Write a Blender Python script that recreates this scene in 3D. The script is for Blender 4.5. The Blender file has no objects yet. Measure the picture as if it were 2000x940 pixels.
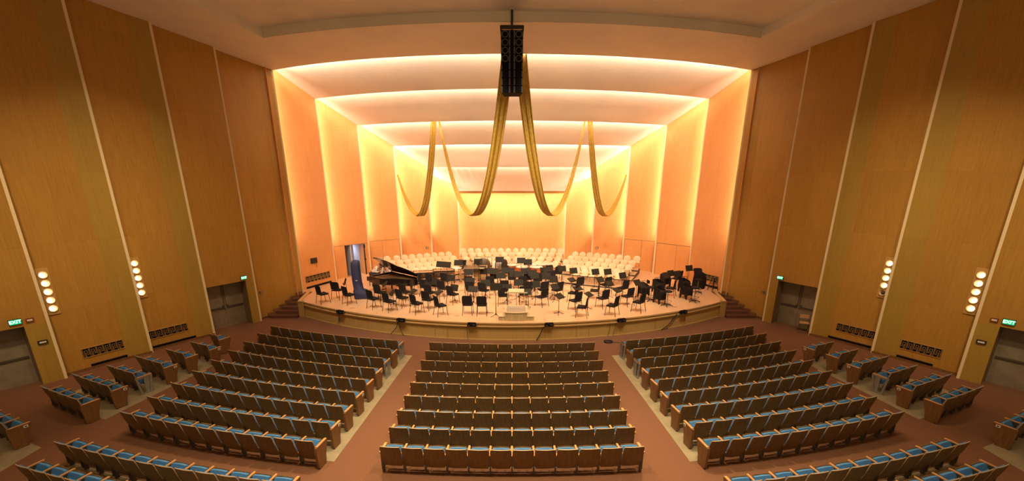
import bpy, math, random
from mathutils import Matrix, Vector
R_ = math.radians
random.seed(7)
scn = bpy.context.scene
COL = scn.collection

# ------------------------------------------------------------------ camera
CAM_Z = 7.45
PITCH = 17.6
FPX, CX, CY = 900.0, 1000.0, 616.0
cam_d = bpy.data.cameras.new('camera')
cam = bpy.data.objects.new('camera', cam_d)
COL.objects.link(cam)
cam.location = (0, 0, CAM_Z)
cam.rotation_euler = (R_(90 - PITCH), 0, 0)
cam_d.sensor_width = 36.0
cam_d.lens = 36.0 * FPX / 2000.0
cam_d.shift_y = (CY - 470.0) / 2000.0
cam_d.clip_end = 300
scn.camera = cam

# ------------------------------------------------------------------ view + world
scn.view_settings.view_transform = 'Standard'
scn.view_settings.look = 'None'
scn.view_settings.gamma = 1.0
scn.view_settings.use_curve_mapping = False
scn.view_settings.exposure = 0.0
W = bpy.data.worlds.new('world')
scn.world = W
W.use_nodes = True
W.node_tree.nodes['Background'].inputs[0].default_value = (1.0, 0.66, 0.30, 1)
W.node_tree.nodes['Background'].inputs[1].default_value = 0.37

STAGE_Z = 0.85
FAN_Y = 43.5            # the hall is a fan about this point
WARM = (1.0, 0.66, 0.34)
COVE = (1.0, 0.80, 0.60)
HOUSE = (1.0, 0.76, 0.44)
P_HOUSE, P_WALLCOVE, P_CEILCOVE, P_STAGE, P_BACK = 320.0, 14.0, 41.0, 215.0, 42.0


def area(name, loc, target, sx, sy, power, color, spread=180.0, up=None):
    d = bpy.data.lights.new(name, 'AREA')
    d.shape = 'RECTANGLE'
    d.size = sx
    d.size_y = sy
    d.energy = power
    d.color = color
    d.spread = R_(spread)
    o = bpy.data.objects.new(name, d)
    COL.objects.link(o)
    z = (Vector(loc) - Vector(target)).normalized()      # local -Z looks at the target
    u = Vector(up or (0, 0, 1))
    if abs(z.dot(u)) > 0.98:
        u = Vector((0, 1, 0))
    x = u.cross(z).normalized()
    y = z.cross(x)
    m = Matrix((x, y, z)).transposed().to_4x4()
    m.translation = Vector(loc)
    o.matrix_world = m
    return o


# house downlights in the hall ceiling, above the top of the picture
for (x, y) in [(-3.6, 12.5), (3.6, 12.5), (-8.0, 8.5), (-2.8, 7.5), (2.8, 7.5), (8.0, 8.5), (-7.5, 13.0), (7.5, 13.0)]:
    area('house_downlight', (x, y, 12.9 + 0.165 * (43.5 - y - 26)), (x * 0.9, y + 0.2, 0), 0.7, 0.7, P_HOUSE * (1.0 if abs(x) < 5 else 0.22), HOUSE, 85)
# wall washers in the hall ceiling, likewise above the picture
for sgn in (-1, 1):
    for (x, y, tx, ty) in ((9.0, 12.5, 15.0, 18.5), (11.0, 8.0, 17.0, 14.5), (9.5, 4.0, 19.0, 10.5)):
        area('wall_washer', (x * sgn, y, 13.0 + 0.165 * (17.5 - y)), (tx * sgn, ty, 4.6), 0.6, 0.6, 62.0, HOUSE, 52)

# ------------------------------------------------------------------ plan of the walls (left side; the right side mirrors it)
SP = {'Y': (-19.9, 9.9), 'Z': (-18.25, 12.9), 'A': (-16.65, 15.7), 'B': (-15.3, 18.2), 'C': (-14.0, 20.4), 'D': (-12.9, 22.5),
      'E': (-11.65, 24.9), 'F': (-10.85, 27.8), 'G': (-9.35, 30.0), 'H': (-7.65, 31.7), 'I': (-5.75, 33.0),
      'J': (-3.85, 33.9)}
LIPR = [21.9, 19.1, 16.4, 14.06, 11.97]
LIPZ = [12.02, 11.15, 9.98, 8.88, 7.58]
BACK_Y = 34.7
BACK_Z = 5.95

# strip lamps standing in the wall coves of the stage
for sgn in (-1, 1):
    for i, k in enumerate('EFGHI'):
        nk = 'EFGHIJ'[i + 1]
        a = Vector((SP[k][0], SP[k][1]))
        b = Vector((SP[nk][0], SP[nk][1]))
        u = (b - a).normalized()
        n = Vector((-u.y, u.x))          # outward on the left wall
        p = a + n * 0.10 - u * 0.12
        t = a + n * 0.50 + u * 1.3
        z0, z1 = STAGE_Z + 2.3, LIPZ[i] - 0.1
        z0 = STAGE_Z + 2.9 if i == 0 else z0
        h = z1 - z0
        area('cove_strip_lamp', (p.x * -sgn, p.y, z0 + h / 2), (t.x * -sgn, t.y, z0 + h / 2), 0.10, h,
             P_WALLCOVE * h, COVE, 180)
    area('cove_strip_lamp', (4.25 * sgn, BACK_Y - 0.38, 3.7), (2.2 * sgn, BACK_Y - 0.02, 3.7), 0.10, 4.4,
         P_BACK, COVE, 180)
# strip lamps lying in the ceiling coves, six chords along each arc
for i in range(5):
    Rk = LIPR[i] + 0.24
    zk = LIPZ[i] + (0.22, 0.24, 0.24, 0.25, 0.31)[i]
    hw = abs(SP['EFGHI'[i]][0]) - 0.1
    amax = math.asin(hw / Rk)
    nseg = 6
    for s in range(nseg):
        th = -amax + (s + 0.5) * 2 * amax / nseg
        ln = 2 * Rk * math.sin(amax / nseg) * 0.98
        p = Vector((Rk * math.sin(th), FAN_Y - Rk * math.cos(th), zk))
        q = Vector(((Rk - 2) * math.sin(th), FAN_Y - (Rk - 2) * math.cos(th), zk + 0.05))
        area('cove_ceiling_lamp', p, q, ln, 0.12, P_CEILCOVE * (1.0, 1.0, 1.2, 1.4, 1.6)[i] * ln, COVE, 180)
# added fill lights, out of view, standing in for overhead light on the stage
for x in (-7.5, -2.6, 2.6, 7.5):
    area('stage_fill_light', (x, 15.6, 12.95), (x * 0.75, 26.0, STAGE_Z), 0.5, 0.5, P_STAGE, COVE, 62)


# ------------------------------------------------------------------ from a pixel of the frame to a point of the place
_p = R_(PITCH)


def ray(px, py):
    u, v = (px - CX) / FPX, (CY - py) / FPX
    return Vector((u, math.cos(_p) + v * math.sin(_p), v * math.cos(_p) - math.sin(_p)))


def on_z(px, py, z):
    d = ray(px, py)
    return Vector((0, 0, CAM_Z)) + d * ((z - CAM_Z) / d.z)


def on_y(px, py, y):
    d = ray(px, py)
    return Vector((0, 0, CAM_Z)) + d * (y / d.y)


# ------------------------------------------------------------------ materials
def mat(name, col, rough=0.6, metal=0.0, noise=None, bump=0.0, emit=None, estr=0.0, trans=0.0, spec=None, col2=None, scale=(1, 1, 1), detail=4, fac=(0.35, 0.65), uvs=False, coat=0.0):
    m = bpy.data.materials.new(name)
    m.use_nodes = True
    nt = m.node_tree
    b = nt.nodes['Principled BSDF']
    b.inputs['Base Color'].default_value = (*col, 1)
    b.inputs['Roughness'].default_value = rough
    b.inputs['Metallic'].default_value = metal
    if coat:
        b.inputs['Coat Weight'].default_value = coat
        b.inputs['Coat Roughness'].default_value = 0.15
    if spec is not None:
        b.inputs['Specular IOR Level'].default_value = spec
    if trans:
        b.inputs['Transmission Weight'].default_value = trans
    if emit:
        b.inputs['Emission Color'].default_value = (*emit, 1)
        b.inputs['Emission Strength'].default_value = estr
    if noise:
        tc = nt.nodes.new('ShaderNodeTexCoord')
        mp = nt.nodes.new('ShaderNodeMapping')
        mp.inputs['Scale'].default_value = scale
        nt.links.new(tc.outputs['UV' if uvs else 'Object'], mp.inputs['Vector'])
        nz = nt.nodes.new('ShaderNodeTexNoise')
        nz.inputs['Scale'].default_value = noise
        nz.inputs['Detail'].default_value = detail
        nt.links.new(mp.outputs[0], nz.inputs['Vector'])
        cr = nt.nodes.new('ShaderNodeValToRGB')
        cr.color_ramp.elements[0].position = fac[0]
        cr.color_ramp.elements[1].position = fac[1]
        c2 = col2 or tuple(c * 0.8 for c in col)
        cr.color_ramp.elements[0].color = (*c2, 1)
        cr.color_ramp.elements[1].color = (*col, 1)
        nt.links.new(nz.outputs['Fac'], cr.inputs['Fac'])
        nt.links.new(cr.outputs['Color'], b.inputs['Base Color'])
        if bump:
            bp = nt.nodes.new('ShaderNodeBump')
            bp.inputs['Strength'].default_value = bump
            bp.inputs['Distance'].default_value = 0.01
            nt.links.new(nz.outputs['Fac'], bp.inputs['Height'])
            nt.links.new(bp.outputs['Normal'], b.inputs['Normal'])
    return m


def veneer(name, c1, c2, sheet_w=1.2, sheet_h=2.45, rough=0.42, seam=0.84):
    """wood veneer in sheets: upright grain, a tone for each sheet, fine joints (u along the wall, v up, metres)"""
    m = bpy.data.materials.new(name)
    m.use_nodes = True
    nt = m.node_tree
    N, L = nt.nodes, nt.links
    b = N['Principled BSDF']
    b.inputs['Roughness'].default_value = rough
    b.inputs['Specular IOR Level'].default_value = 0.3
    uv = N.new('ShaderNodeTexCoord')

    def noise(sc, sx, sy, det=5):
        mp = N.new('ShaderNodeMapping')
        mp.inputs['Scale'].default_value = (sx, sy, 1)
        L.new(uv.outputs['UV'], mp.inputs[0])
        n = N.new('ShaderNodeTexNoise')
        n.inputs['Scale'].default_value = sc
        n.inputs['Detail'].default_value = det
        L.new(mp.outputs[0], n.inputs['Vector'])
        return n.outputs['Fac']
    g = noise(5, 4.0, 0.22)
    g2 = noise(14, 7.0, 0.15)
    br = N.new('ShaderNodeTexBrick')
    br.offset = 0.0
    br.inputs['Color1'].default_value = (0.32, 0.32, 0.32, 1)
    br.inputs['Color2'].default_value = (0.68, 0.68, 0.68, 1)
    br.inputs['Mortar'].default_value = (0.5, 0.5, 0.5, 1)
    br.inputs['Scale'].default_value = 1
    br.inputs['Mortar Size'].default_value = 0.006
    br.inputs['Brick Width'].default_value = sheet_w
    br.inputs['Row Height'].default_value = sheet_h
    L.new(uv.outputs['UV'], br.inputs['Vector'])
    br2 = N.new('ShaderNodeTexBrick')
    br2.offset = 0.0
    br2.inputs['Color1'].default_value = (0.4, 0.4, 0.4, 1)
    br2.inputs['Color2'].default_value = (0.6, 0.6, 0.6, 1)
    br2.inputs['Mortar'].default_value = (0.5, 0.5, 0.5, 1)
    br2.inputs['Scale'].default_value = 1
    br2.inputs['Mortar Size'].default_value = 0.0
    br2.inputs['Brick Width'].default_value = sheet_w / 4
    br2.inputs['Row Height'].default_value = sheet_h
    L.new(uv.outputs['UV'], br2.inputs['Vector'])

    def mth(op, a, c):
        n = N.new('ShaderNodeMath')
        n.operation = op
        for i, q in enumerate((a, c)):
            if isinstance(q, (int, float)):
                n.inputs[i].default_value = q
            else:
                L.new(q, n.inputs[i])
        return n.outputs[0]
    s = mth('ADD', mth('MULTIPLY', g, 0.5), mth('MULTIPLY', g2, 0.35))
    s = mth('ADD', s, mth('MULTIPLY', br.outputs['Color'], 0.22))
    s = mth('ADD', s, mth('MULTIPLY', br2.outputs['Color'], 0.28))
    cr = N.new('ShaderNodeValToRGB')
    cr.color_ramp.elements[0].position = 0.42
    cr.color_ramp.elements[1].position = 0.92
    cr.color_ramp.elements[0].color = (*c2, 1)
    cr.color_ramp.elements[1].color = (*c1, 1)
    L.new(s, cr.inputs['Fac'])
    mx = N.new('ShaderNodeMixRGB')
    mx.blend_type = 'MULTIPLY'
    mx.inputs['Color2'].default_value = (seam, seam * 0.92, seam * 0.85, 1)
    L.new(br.outputs['Fac'], mx.inputs['Fac'])
    L.new(cr.outputs['Color'], mx.inputs['Color1'])
    L.new(mx.outputs[0], b.inputs['Base Color'])
    return m


M = {}
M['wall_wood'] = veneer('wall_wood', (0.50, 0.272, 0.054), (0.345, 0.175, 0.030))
M['wall_green_cast'] = veneer('wall_green_cast', (0.45, 0.283, 0.055), (0.33, 0.20, 0.036), sheet_w=0.9)  # the wall veneer again, with the greenish light on it mixed into the colour
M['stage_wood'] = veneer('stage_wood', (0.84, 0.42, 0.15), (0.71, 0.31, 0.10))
M['front_wood'] = veneer('front_wood', (0.52, 0.34, 0.12), (0.40, 0.25, 0.08), sheet_w=1.5, sheet_h=3)
M['stage_floor'] = veneer('stage_floor', (0.76, 0.49, 0.28), (0.62, 0.375, 0.20), sheet_w=0.5, sheet_h=3.0, rough=0.3, seam=0.85)
M['plaster'] = mat('plaster', (0.84, 0.76, 0.64), 0.8, noise=0.6, col2=(0.77, 0.70, 0.61))
M['trim'] = mat('cream_trim', (0.84, 0.67, 0.42), 0.5)
M['carpet'] = mat('rust_carpet', (0.235, 0.112, 0.064), 0.95, noise=60, col2=(0.155, 0.072, 0.042), bump=0.3, spec=0.1)
M['concrete'] = mat('painted_concrete', (0.33, 0.27, 0.17), 0.75, noise=3, col2=(0.27, 0.22, 0.14))
M['step_carpet'] = mat('step_carpet', (0.16, 0.065, 0.035), 0.95, noise=60, bump=0.3, spec=0.1)
M['arm_wood'] = mat('arm_wood', (0.60, 0.31, 0.12), 0.4, noise=9, col2=(0.48, 0.23, 0.085), scale=(1, .2, 1))
M['back_wood'] = mat('seat_back_wood', (0.195, 0.108, 0.035), 0.5, noise=5, col2=(0.145, 0.074, 0.022), scale=(3, 3, .4))
M['edge_wood'] = mat('plywood_edge', (0.42, 0.28, 0.16), 0.45)
M['end_wood'] = mat('end_panel_wood', (0.22, 0.105, 0.036), 0.45, noise=6, col2=(0.16, 0.072, 0.025), scale=(3, 3, .4))
M['blue'] = mat('blue_upholstery', (0.085, 0.275, 0.60), 0.85, noise=80, col2=(0.065, 0.22, 0.50), bump=0.2)
M['seat_metal'] = mat('seat_metal', (0.10, 0.08, 0.065), 0.5, metal=0.3)
M['grey_metal'] = mat('grey_metal', (0.33, 0.33, 0.32), 0.45, metal=0.4)
M['plate'] = mat('white_plate', (0.75, 0.72, 0.66), 0.5)
M['black'] = mat('black_paint', (0.020, 0.017, 0.015), 0.45)
M['black_cloth'] = mat('black_cloth', (0.022, 0.017, 0.015), 0.9, spec=0.15, noise=50)
M['black_tube'] = mat('black_tube', (0.035, 0.028, 0.024), 0.35, metal=0.5)
M['desk_metal'] = mat('stand_desk', (0.026, 0.020, 0.012), 0.65, spec=0.15)
M['lacquer'] = mat('piano_lacquer', (0.012, 0.008, 0.007), 0.08, coat=0.6)
M['gold'] = mat('piano_plate', (0.16, 0.09, 0.04), 0.45, metal=0.3)
M['ivory'] = mat('ivory_keys', (0.85, 0.80, 0.70), 0.3)
M['cream'] = mat('cream_plastic', (0.80, 0.60, 0.37), 0.45)
M['deck'] = mat('riser_deck', (0.58, 0.40, 0.23), 0.5)
M['ledge'] = mat('ledge_wood', (0.56, 0.35, 0.14), 0.45)
M['chrome'] = mat('chrome', (0.62, 0.58, 0.52), 0.2, metal=0.9)
M['navy'] = mat('navy_quilt', (0.030, 0.032, 0.095), 0.65, noise=5, col2=(0.020, 0.022, 0.065), bump=0.4)
M['copper'] = mat('copper', (0.75, 0.30, 0.12), 0.25, metal=0.8)
M['skin_head'] = mat('drumhead', (0.86, 0.80, 0.70), 0.45)
M['bronze'] = mat('bronze_gong', (0.16, 0.11, 0.06), 0.4, metal=0.6, noise=8)
M['silver'] = mat('silver_shell', (0.55, 0.53, 0.50), 0.25, metal=0.7)
M['bar_wood'] = mat('rosewood_bars', (0.55, 0.32, 0.16), 0.4, noise=6)
M['paper'] = mat('paper', (0.85, 0.80, 0.72), 0.8)
M['drape'] = mat('gold_voile', (0.62, 0.40, 0.06), 0.6, noise=14, col2=(0.40, 0.23, 0.03), scale=(3, 3, 0.3))
_b = M['drape'].node_tree.nodes['Principled BSDF']
_b.inputs['Transmission Weight'].default_value = 0.0
M['podium'] = mat('podium_paint', (0.62, 0.46, 0.26), 0.5)
M['podium_side'] = mat('podium_side', (0.52, 0.39, 0.19), 0.55, noise=6, scale=(2, 2, .3))
M['podium_carpet'] = mat('podium_carpet', (0.42, 0.33, 0.24), 0.9, noise=60)
M['door_metal'] = mat('bronze_door', (0.27, 0.215, 0.15), 0.5, noise=3, col2=(0.21, 0.165, 0.115))
M['jamb'] = mat('door_jamb', (0.22, 0.14, 0.065), 0.6)
M['pale_wall'] = mat('pale_passage', (0.50, 0.48, 0.52), 0.7)
M['fret'] = mat('fret_wood', (0.52, 0.30, 0.10), 0.5)
M['exit_green'] = mat('exit_green', (0.0, 0.25, 0.09), 0.4, emit=(0.0, 0.55, 0.20), estr=1.0)
M['exit_letter'] = mat('exit_letter', (0.6, 0.9, 0.7), 0.4, emit=(0.55, 1.0, 0.72), estr=1.5)
M['lamp_glow'] = mat('lamp_glow', (1, 0.9, 0.75), 0.4, emit=(1.0, 0.84, 0.62), estr=7)
M['lamp_cup'] = mat('lamp_cup', (0.80, 0.55, 0.28), 0.6)
M['lamp_dark'] = mat('lamp_unlit', (0.06, 0.05, 0.03), 0.3)
M['red_box'] = mat('red_alarm', (0.22, 0.04, 0.02), 0.5)
M['speaker'] = mat('speaker_black', (0.008, 0.007, 0.007), 0.8, spec=0.1)
M['cone'] = mat('speaker_cone', (0.10, 0.095, 0.095), 0.45)
M['grille'] = mat('speaker_grille', (0.16, 0.15, 0.15), 0.5, noise=60, col2=(0.02, 0.02, 0.02))
M['tan_plastic'] = mat('orange_plywood', (0.55, 0.30, 0.13), 0.4)
M['skin'] = mat('skin', (0.62, 0.36, 0.24), 0.5)
M['hair'] = mat('dark_hair', (0.05, 0.03, 0.02), 0.7)
M['grey_hair'] = mat('grey_hair', (0.42, 0.33, 0.26), 0.7)
M['white_cloth'] = mat('white_shirt', (0.80, 0.76, 0.70), 0.8, noise=8)
M['trouser'] = mat('dark_trousers', (0.03, 0.028, 0.03), 0.8)
m = mat('acrylic', (0.55, 0.53, 0.46), 0.12, trans=1.0)
m.node_tree.nodes['Principled BSDF'].inputs['IOR'].default_value = 1.2
M['acrylic'] = m


# ------------------------------------------------------------------ mesh building
class MB:
    def __init__(s):
        s.v, s.f, s.m, s.uv, s.T = [], [], [], {}, Matrix.Identity(4)

    def add(s, vs, fs, mi=0):
        o = len(s.v)
        s.v += [tuple(s.T @ Vector(p)) for p in vs]
        s.f += [tuple(o + i for i in f) for f in fs]
        s.m += [mi] * len(fs)
        return s

    def box(s, c, d, rz=0, rx=0, ry=0, mi=0):
        x, y, z = d[0] / 2, d[1] / 2, d[2] / 2
        m = Matrix.Translation(c) @ Matrix.Rotation(rz, 4, 'Z') @ Matrix.Rotation(ry, 4, 'Y') @ Matrix.Rotation(rx, 4, 'X')
        vs = [m @ Vector(q) for q in ((-x, -y, -z), (x, -y, -z), (x, y, -z), (-x, y, -z), (-x, -y, z), (x, -y, z), (x, y, z), (-x, y, z))]
        return s.add(vs, [(0, 3, 2, 1), (4, 5, 6, 7), (0, 1, 5, 4), (1, 2, 6, 5), (2, 3, 7, 6), (3, 0, 4, 7)], mi)

    def tube(s, pts, r, n=6, mi=0, closed=False):
        pts = [Vector(p) for p in pts]
        rr = r if isinstance(r, (list, tuple)) else [r] * len(pts)
        rings = []
        k = len(pts)
        for i, p in enumerate(pts):
            a = pts[(i - 1) % k] if (closed or i > 0) else p
            b = pts[(i + 1) % k] if (closed or i < k - 1) else p
            t = (b - a).normalized()
            up = Vector((0, 0, 1)) if abs(t.z) < 0.9 else Vector((0, 1, 0))
            x = t.cross(up).normalized()
            y = x.cross(t)
            rings.append([p + (x * math.cos(2 * math.pi * j / n) + y * math.sin(2 * math.pi * j / n)) * rr[i] for j in range(n)])
        vs = [q for ring in rings for q in ring]
        fs = []
        for i in range(k if closed else k - 1):
            a, b = i * n, ((i + 1) % k) * n
            for j in range(n):
                fs.append((a + j, a + (j + 1) % n, b + (j + 1) % n, b + j))
        if not closed:
            fs.append(tuple(range(n))[::-1])
            fs.append(tuple((k - 1) * n + j for j in range(n)))
        return s.add(vs, fs, mi)

    def prism(s, poly, z0, z1, mi=0, mtop=None):
        n = len(poly)
        vs = [(p[0], p[1], z0) for p in poly] + [(p[0], p[1], z1) for p in poly]
        s.add(vs, [(i, (i + 1) % n, n + (i + 1) % n, n + i) for i in range(n)], mi)
        s.add(vs, [tuple(range(n))[::-1]], mi)
        s.add(vs, [tuple(range(n, 2 * n))], mi if mtop is None else mtop)
        return s

    def lathe(s, prof, n=16, mi=0, c=(0, 0, 0)):
        vs = []
        for (r, z) in prof:
            for j in range(n):
                a = 2 * math.pi * j / n
                vs.append((c[0] + r * math.cos(a), c[1] + r * math.sin(a), c[2] + z))
        fs = []
        for i in range(len(prof) - 1):
            for j in range(n):
                fs.append((i * n + j, i * n + (j + 1) % n, (i + 1) * n + (j + 1) % n, (i + 1) * n + j))
        s.add(vs, fs, mi)
        if prof[0][0] > 1e-4:
            s.add(vs[:n], [tuple(range(n))[::-1]], mi)
        if prof[-1][0] > 1e-4:
            s.add(vs[-n:], [tuple(range(n))], mi)
        return s

    def shell(s, fn, hw, t, nu=6, nv=8, mi=0, mback=None, medge=None):
        """fn(x, v) -> (point, normal); hw(v) half width; closed slab of thickness t"""
        F, B = [], []
        for j in range(nv + 1):
            v = j / nv
            for i in range(nu + 1):
                x = (2 * i / nu - 1) * hw(v)
                p, nn = fn(x, v)
                p, nn = Vector(p), Vector(nn).normalized()
                F.append(p + nn * t / 2)
                B.append(p - nn * t / 2)
        k = nu + 1
        nF = len(F)
        vs = F + B
        ff = [(j * k + i, j * k + i + 1, (j + 1) * k + i + 1, (j + 1) * k + i) for j in range(nv) for i in range(nu)]
        s.add(vs, ff, mi)
        s.add(vs, [tuple(nF + q for q in f)[::-1] for f in ff], mi if mback is None else mback)
        rim = [i for i in range(k)] + [j * k + nu for j in range(1, nv + 1)] + [nv * k + i for i in range(nu - 1, -1, -1)] + [j * k for j in range(nv - 1, 0, -1)]
        s.add(vs, [(rim[i], rim[i] + nF, rim[(i + 1) % len(rim)] + nF, rim[(i + 1) % len(rim)]) for i in range(len(rim))], mi if medge is None else medge)
        return s

    def mesh(s, name, mats, smooth=False, angle=40):
        me = bpy.data.meshes.new(name)
        me.from_pydata(s.v, [], s.f)
        for q in (mats if isinstance(mats, (list, tuple)) else [mats]):
            me.materials.append(q)
        me.polygons.foreach_set('material_index', s.m)
        me.validate()
        import bmesh
        bm = bmesh.new()
        bm.from_mesh(me)
        bmesh.ops.remove_doubles(bm, verts=bm.verts, dist=1e-5)
        bmesh.ops.recalc_face_normals(bm, faces=bm.faces)
        bm.to_mesh(me)
        bm.free()
        if smooth:
            me.polygons.foreach_set('use_smooth', [True] * len(me.polygons))
            me.set_sharp_from_angle(angle=R_(angle))
        me.update()
        return me

    def build(s, name, mats, parent=None, smooth=False, angle=40, loc=None, rz=None):
        o = bpy.data.objects.new(name, s.mesh(name, mats, smooth, angle))
        COL.objects.link(o)
        if parent:
            o.parent = parent
        if loc is not None:
            o.location = loc
        if rz is not None:
            o.rotation_euler = (0, 0, rz)
        return o


def tag(o, label, cat, group=None, kind=None):
    if label:
        o['label'] = label
    if cat:
        o['category'] = cat
    if group:
        o['group'] = group
    if kind:
        o['kind'] = kind
    return o


def empty(name, loc=(0, 0, 0), rz=0):
    o = bpy.data.objects.new(name, None)
    COL.objects.link(o)
    o.empty_display_size = 0.1
    o.location = loc
    o.rotation_euler = (0, 0, rz)
    return o


def struct(o):
    o['kind'] = 'structure'
    return o


def dup(root, loc, rz, sx=1):
    r = root.copy()
    COL.objects.link(r)
    r.location = loc
    r.rotation_euler = (0, 0, rz)
    for ch in KIDS.get(root.name, []):
        c = ch.copy()
        COL.objects.link(c)
        c.parent = r
        for g in KIDS.get(ch.name, []):
            d = g.copy()
            COL.objects.link(d)
            d.parent = c
    return r


KIDS = {}


def note(root):
    """remember the parts of a prototype, so copies can be made quickly"""
    KIDS[root.name] = list(root.children)
    for c in root.children:
        KIDS[c.name] = list(c.children)


ORD = ['', 'first', 'second', 'third', 'fourth', 'fifth', 'sixth', 'seventh', 'eighth', 'ninth', 'tenth', 'eleventh', 'twelfth',
       'thirteenth', 'fourteenth', 'fifteenth', 'sixteenth', 'seventeenth', 'eighteenth', 'nineteenth', 'twentieth',
       'twenty-first', 'twenty-second', 'twenty-third', 'twenty-fourth', 'twenty-fifth', 'twenty-sixth', 'twenty-seventh',
       'twenty-eighth', 'twenty-ninth', 'thirtieth']


# ================================================================== STRUCTURE
def quads_uv(name, quads, mats, thick=0.0, parent=None, smooth=False):
    """quads: list of (4 points, 4 uvs, material index)"""
    vs, fs, uvs, mi = [], [], [], []
    for pts, uv, m_ in quads:
        o = len(vs)
        vs += [tuple(p) for p in pts]
        fs.append(tuple(range(o, o + len(pts))))
        uvs += list(uv)
        mi.append(m_)
    me = bpy.data.meshes.new(name)
    me.from_pydata(vs, [], fs)
    for q in mats:
        me.materials.append(q)
    me.polygons.foreach_set('material_index', mi)
    ul = me.uv_layers.new(name='UVMap')
    for i, uvp in enumerate(uvs):
        ul.data[i].uv = uvp
    if smooth:
        import bmesh
        bm = bmesh.new()
        bm.from_mesh(me)
        bmesh.ops.remove_doubles(bm, verts=bm.verts, dist=1e-4)
        bm.to_mesh(me)
        bm.free()
        me.polygons.foreach_set('use_smooth', [True] * len(me.polygons))
    me.update()
    o = bpy.data.objects.new(name, me)
    COL.objects.link(o)
    if parent:
        o.parent = parent
    if thick:
        md = o.modifiers.new('thickness', 'SOLIDIFY')
        md.thickness = thick
        md.offset = 0
    return o


def wq(a, b, z0, z1, u0, m_, z0b=None, z1b=None):
    """an upright quad between plan points a and b"""
    a, b = Vector(a[:2]), Vector(b[:2])
    L = (b - a).length
    z0b = z0 if z0b is None else z0b
    z1b = z1 if z1b is None else z1b
    return ([(a.x, a.y, z0), (b.x, b.y, z0b), (b.x, b.y, z1b), (a.x, a.y, z1)], [(u0, z0), (u0 + L, z0b), (u0 + L, z1b), (u0, z1)], m_)


def lerp2(a, b, t):
    return (a[0] + (b[0] - a[0]) * t, a[1] + (b[1] - a[1]) * t)


def bay_pts(k, nk, off, frac=0.72, bend=0.06):
    a, b = Vector(SP[k]), Vector(SP[nk])
    u = (b - a).normalized()
    n = Vector((-u.y, u.x))
    q = a + n * off - u * (0.25 if off < .3 else 0.38)
    bp = a + (b - a) * frac + n * (off * (1 - frac) + bend)
    return q, bp, b, u, n


SIDE = {-1: 'left', 1: 'right'}
HALLTOP = 15.0
OPEN = {}          # door openings, kept for the doors
for sgn in (-1, 1):
    fx = lambda p: (p[0] * -sgn, p[1])
    quads = []
    uoff = 0 if sgn < 0 else 37.3
    hall = 'YZABCDE'
    for i in range(len(hall) - 1):
        k, nk = hall[i], hall[i + 1]
        q, bp, b, u, n = bay_pts(k, nk, 0.28)
        q, bp, b = fx(q), fx(bp), fx(b)
        L1 = (Vector(bp) - Vector(q)).length
        if k in 'CZ':
            # bay with a doorway: the opening is left free, low wall pieces beside it
            if k == 'C':
                t0, t1 = 0.16, 0.84
            else:
                t0, t1 = 0.08, 0.82
            p0, p1 = lerp2(q, b, t0), lerp2(q, b, t1)
            H = 2.22
            quads += [wq(q, p0, 0, H, uoff, 0), wq(p1, b, 0, H, uoff + 2, 1), wq(q, b, H, HALLTOP, uoff, 0)]
            OPEN[(k, sgn)] = (p0, p1, H)
        else:
            quads.append(wq(q, bp, 0, HALLTOP, uoff, 0))
            quads.append(wq(bp, b, 0, HALLTOP, uoff + L1, 0 if k == 'D' else 1))
        # the narrow return behind each upright trim
        a = fx(SP[k])
        quads.append(wq(a, fx(bay_pts(k, nk, 0.28)[0]), 0, HALLTOP, uoff, 0))
        uoff += 4.1
    w = struct(quads_uv('wall_' + SIDE[sgn], quads, [M['wall_wood'], M['wall_green_cast']], 0.03))
    # stage side walls
    quads = []
    st = 'EFGHIJ'
    for i in range(5):
        k, nk = st[i], st[i + 1]
        off = 0.60
        q, bp, b, u, n = bay_pts(k, nk, off, bend=0.0)
        q, b = fx(q), fx(b)
        top = LIPZ[i] + 0.6
        if k == 'F' and sgn < 0:
            # the open stage door: opening of the doorway
            p0, p1 = lerp2(q, b, 0.475), lerp2(q, b, 0.90)
            H = STAGE_Z + 2.02
            quads += [wq(q, p0, STAGE_Z, H, 0, 0), wq(p1, b, STAGE_Z, H, 3, 0), wq(q, b, H, top, 0, 0)]
            OPEN[('F', sgn)] = (p0, p1, H)
        else:
            quads.append(wq(q, b, 0.3, top, i * 3.3 + (0 if sgn < 0 else 17), 0))
        a = fx(SP[k])
        c0 = Vector(SP[k]) - u * 0.36
        quads.append(wq(fx(c0 + n * .03), fx(c0 + n * off), 0.3, LIPZ[i] + 0.3, 0, 0))
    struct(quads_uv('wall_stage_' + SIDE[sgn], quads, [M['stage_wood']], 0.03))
    # upright trims
    for k in 'ZABCDEFGHIJ':
        z0 = 0 if k in 'ZABCD' else (0.55 if k == 'E' else STAGE_Z)
        z1 = 13.6 if k in 'ZABCD' else LIPZ[min(4, 'EFGHIJ'.index(k))] - (0.0 if k != 'J' else 1.6)
        if k in 'ZABCD':
            rr = math.hypot(SP[k][0], FAN_Y - SP[k][1])
            z1 = 12.05 + 0.165 * (rr - 21.9) + 0.05
        p = fx(SP[k])
        w_ = 0.060 if k in 'ZABCD' else (0.07 if k != 'E' else 0.05)
        ang = math.atan2(p[1] - 0, p[0])
        mb = MB()
        mb.T = Matrix.Translation((p[0], p[1], 0)) @ Matrix.Rotation(ang, 4, 'Z')
        mb.box((0, 0, (z0 + z1) / 2), (0.06, w_ + 0.03, z1 - z0))
        struct(mb.build('trim_1', M['trim']))
# back wall of the stage
struct(quads_uv('wall_back', [wq((-4.9, BACK_Y), (4.9, BACK_Y), 0.3, 7.2, 5, 0)], [M['stage_wood']], 0.04))


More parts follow.
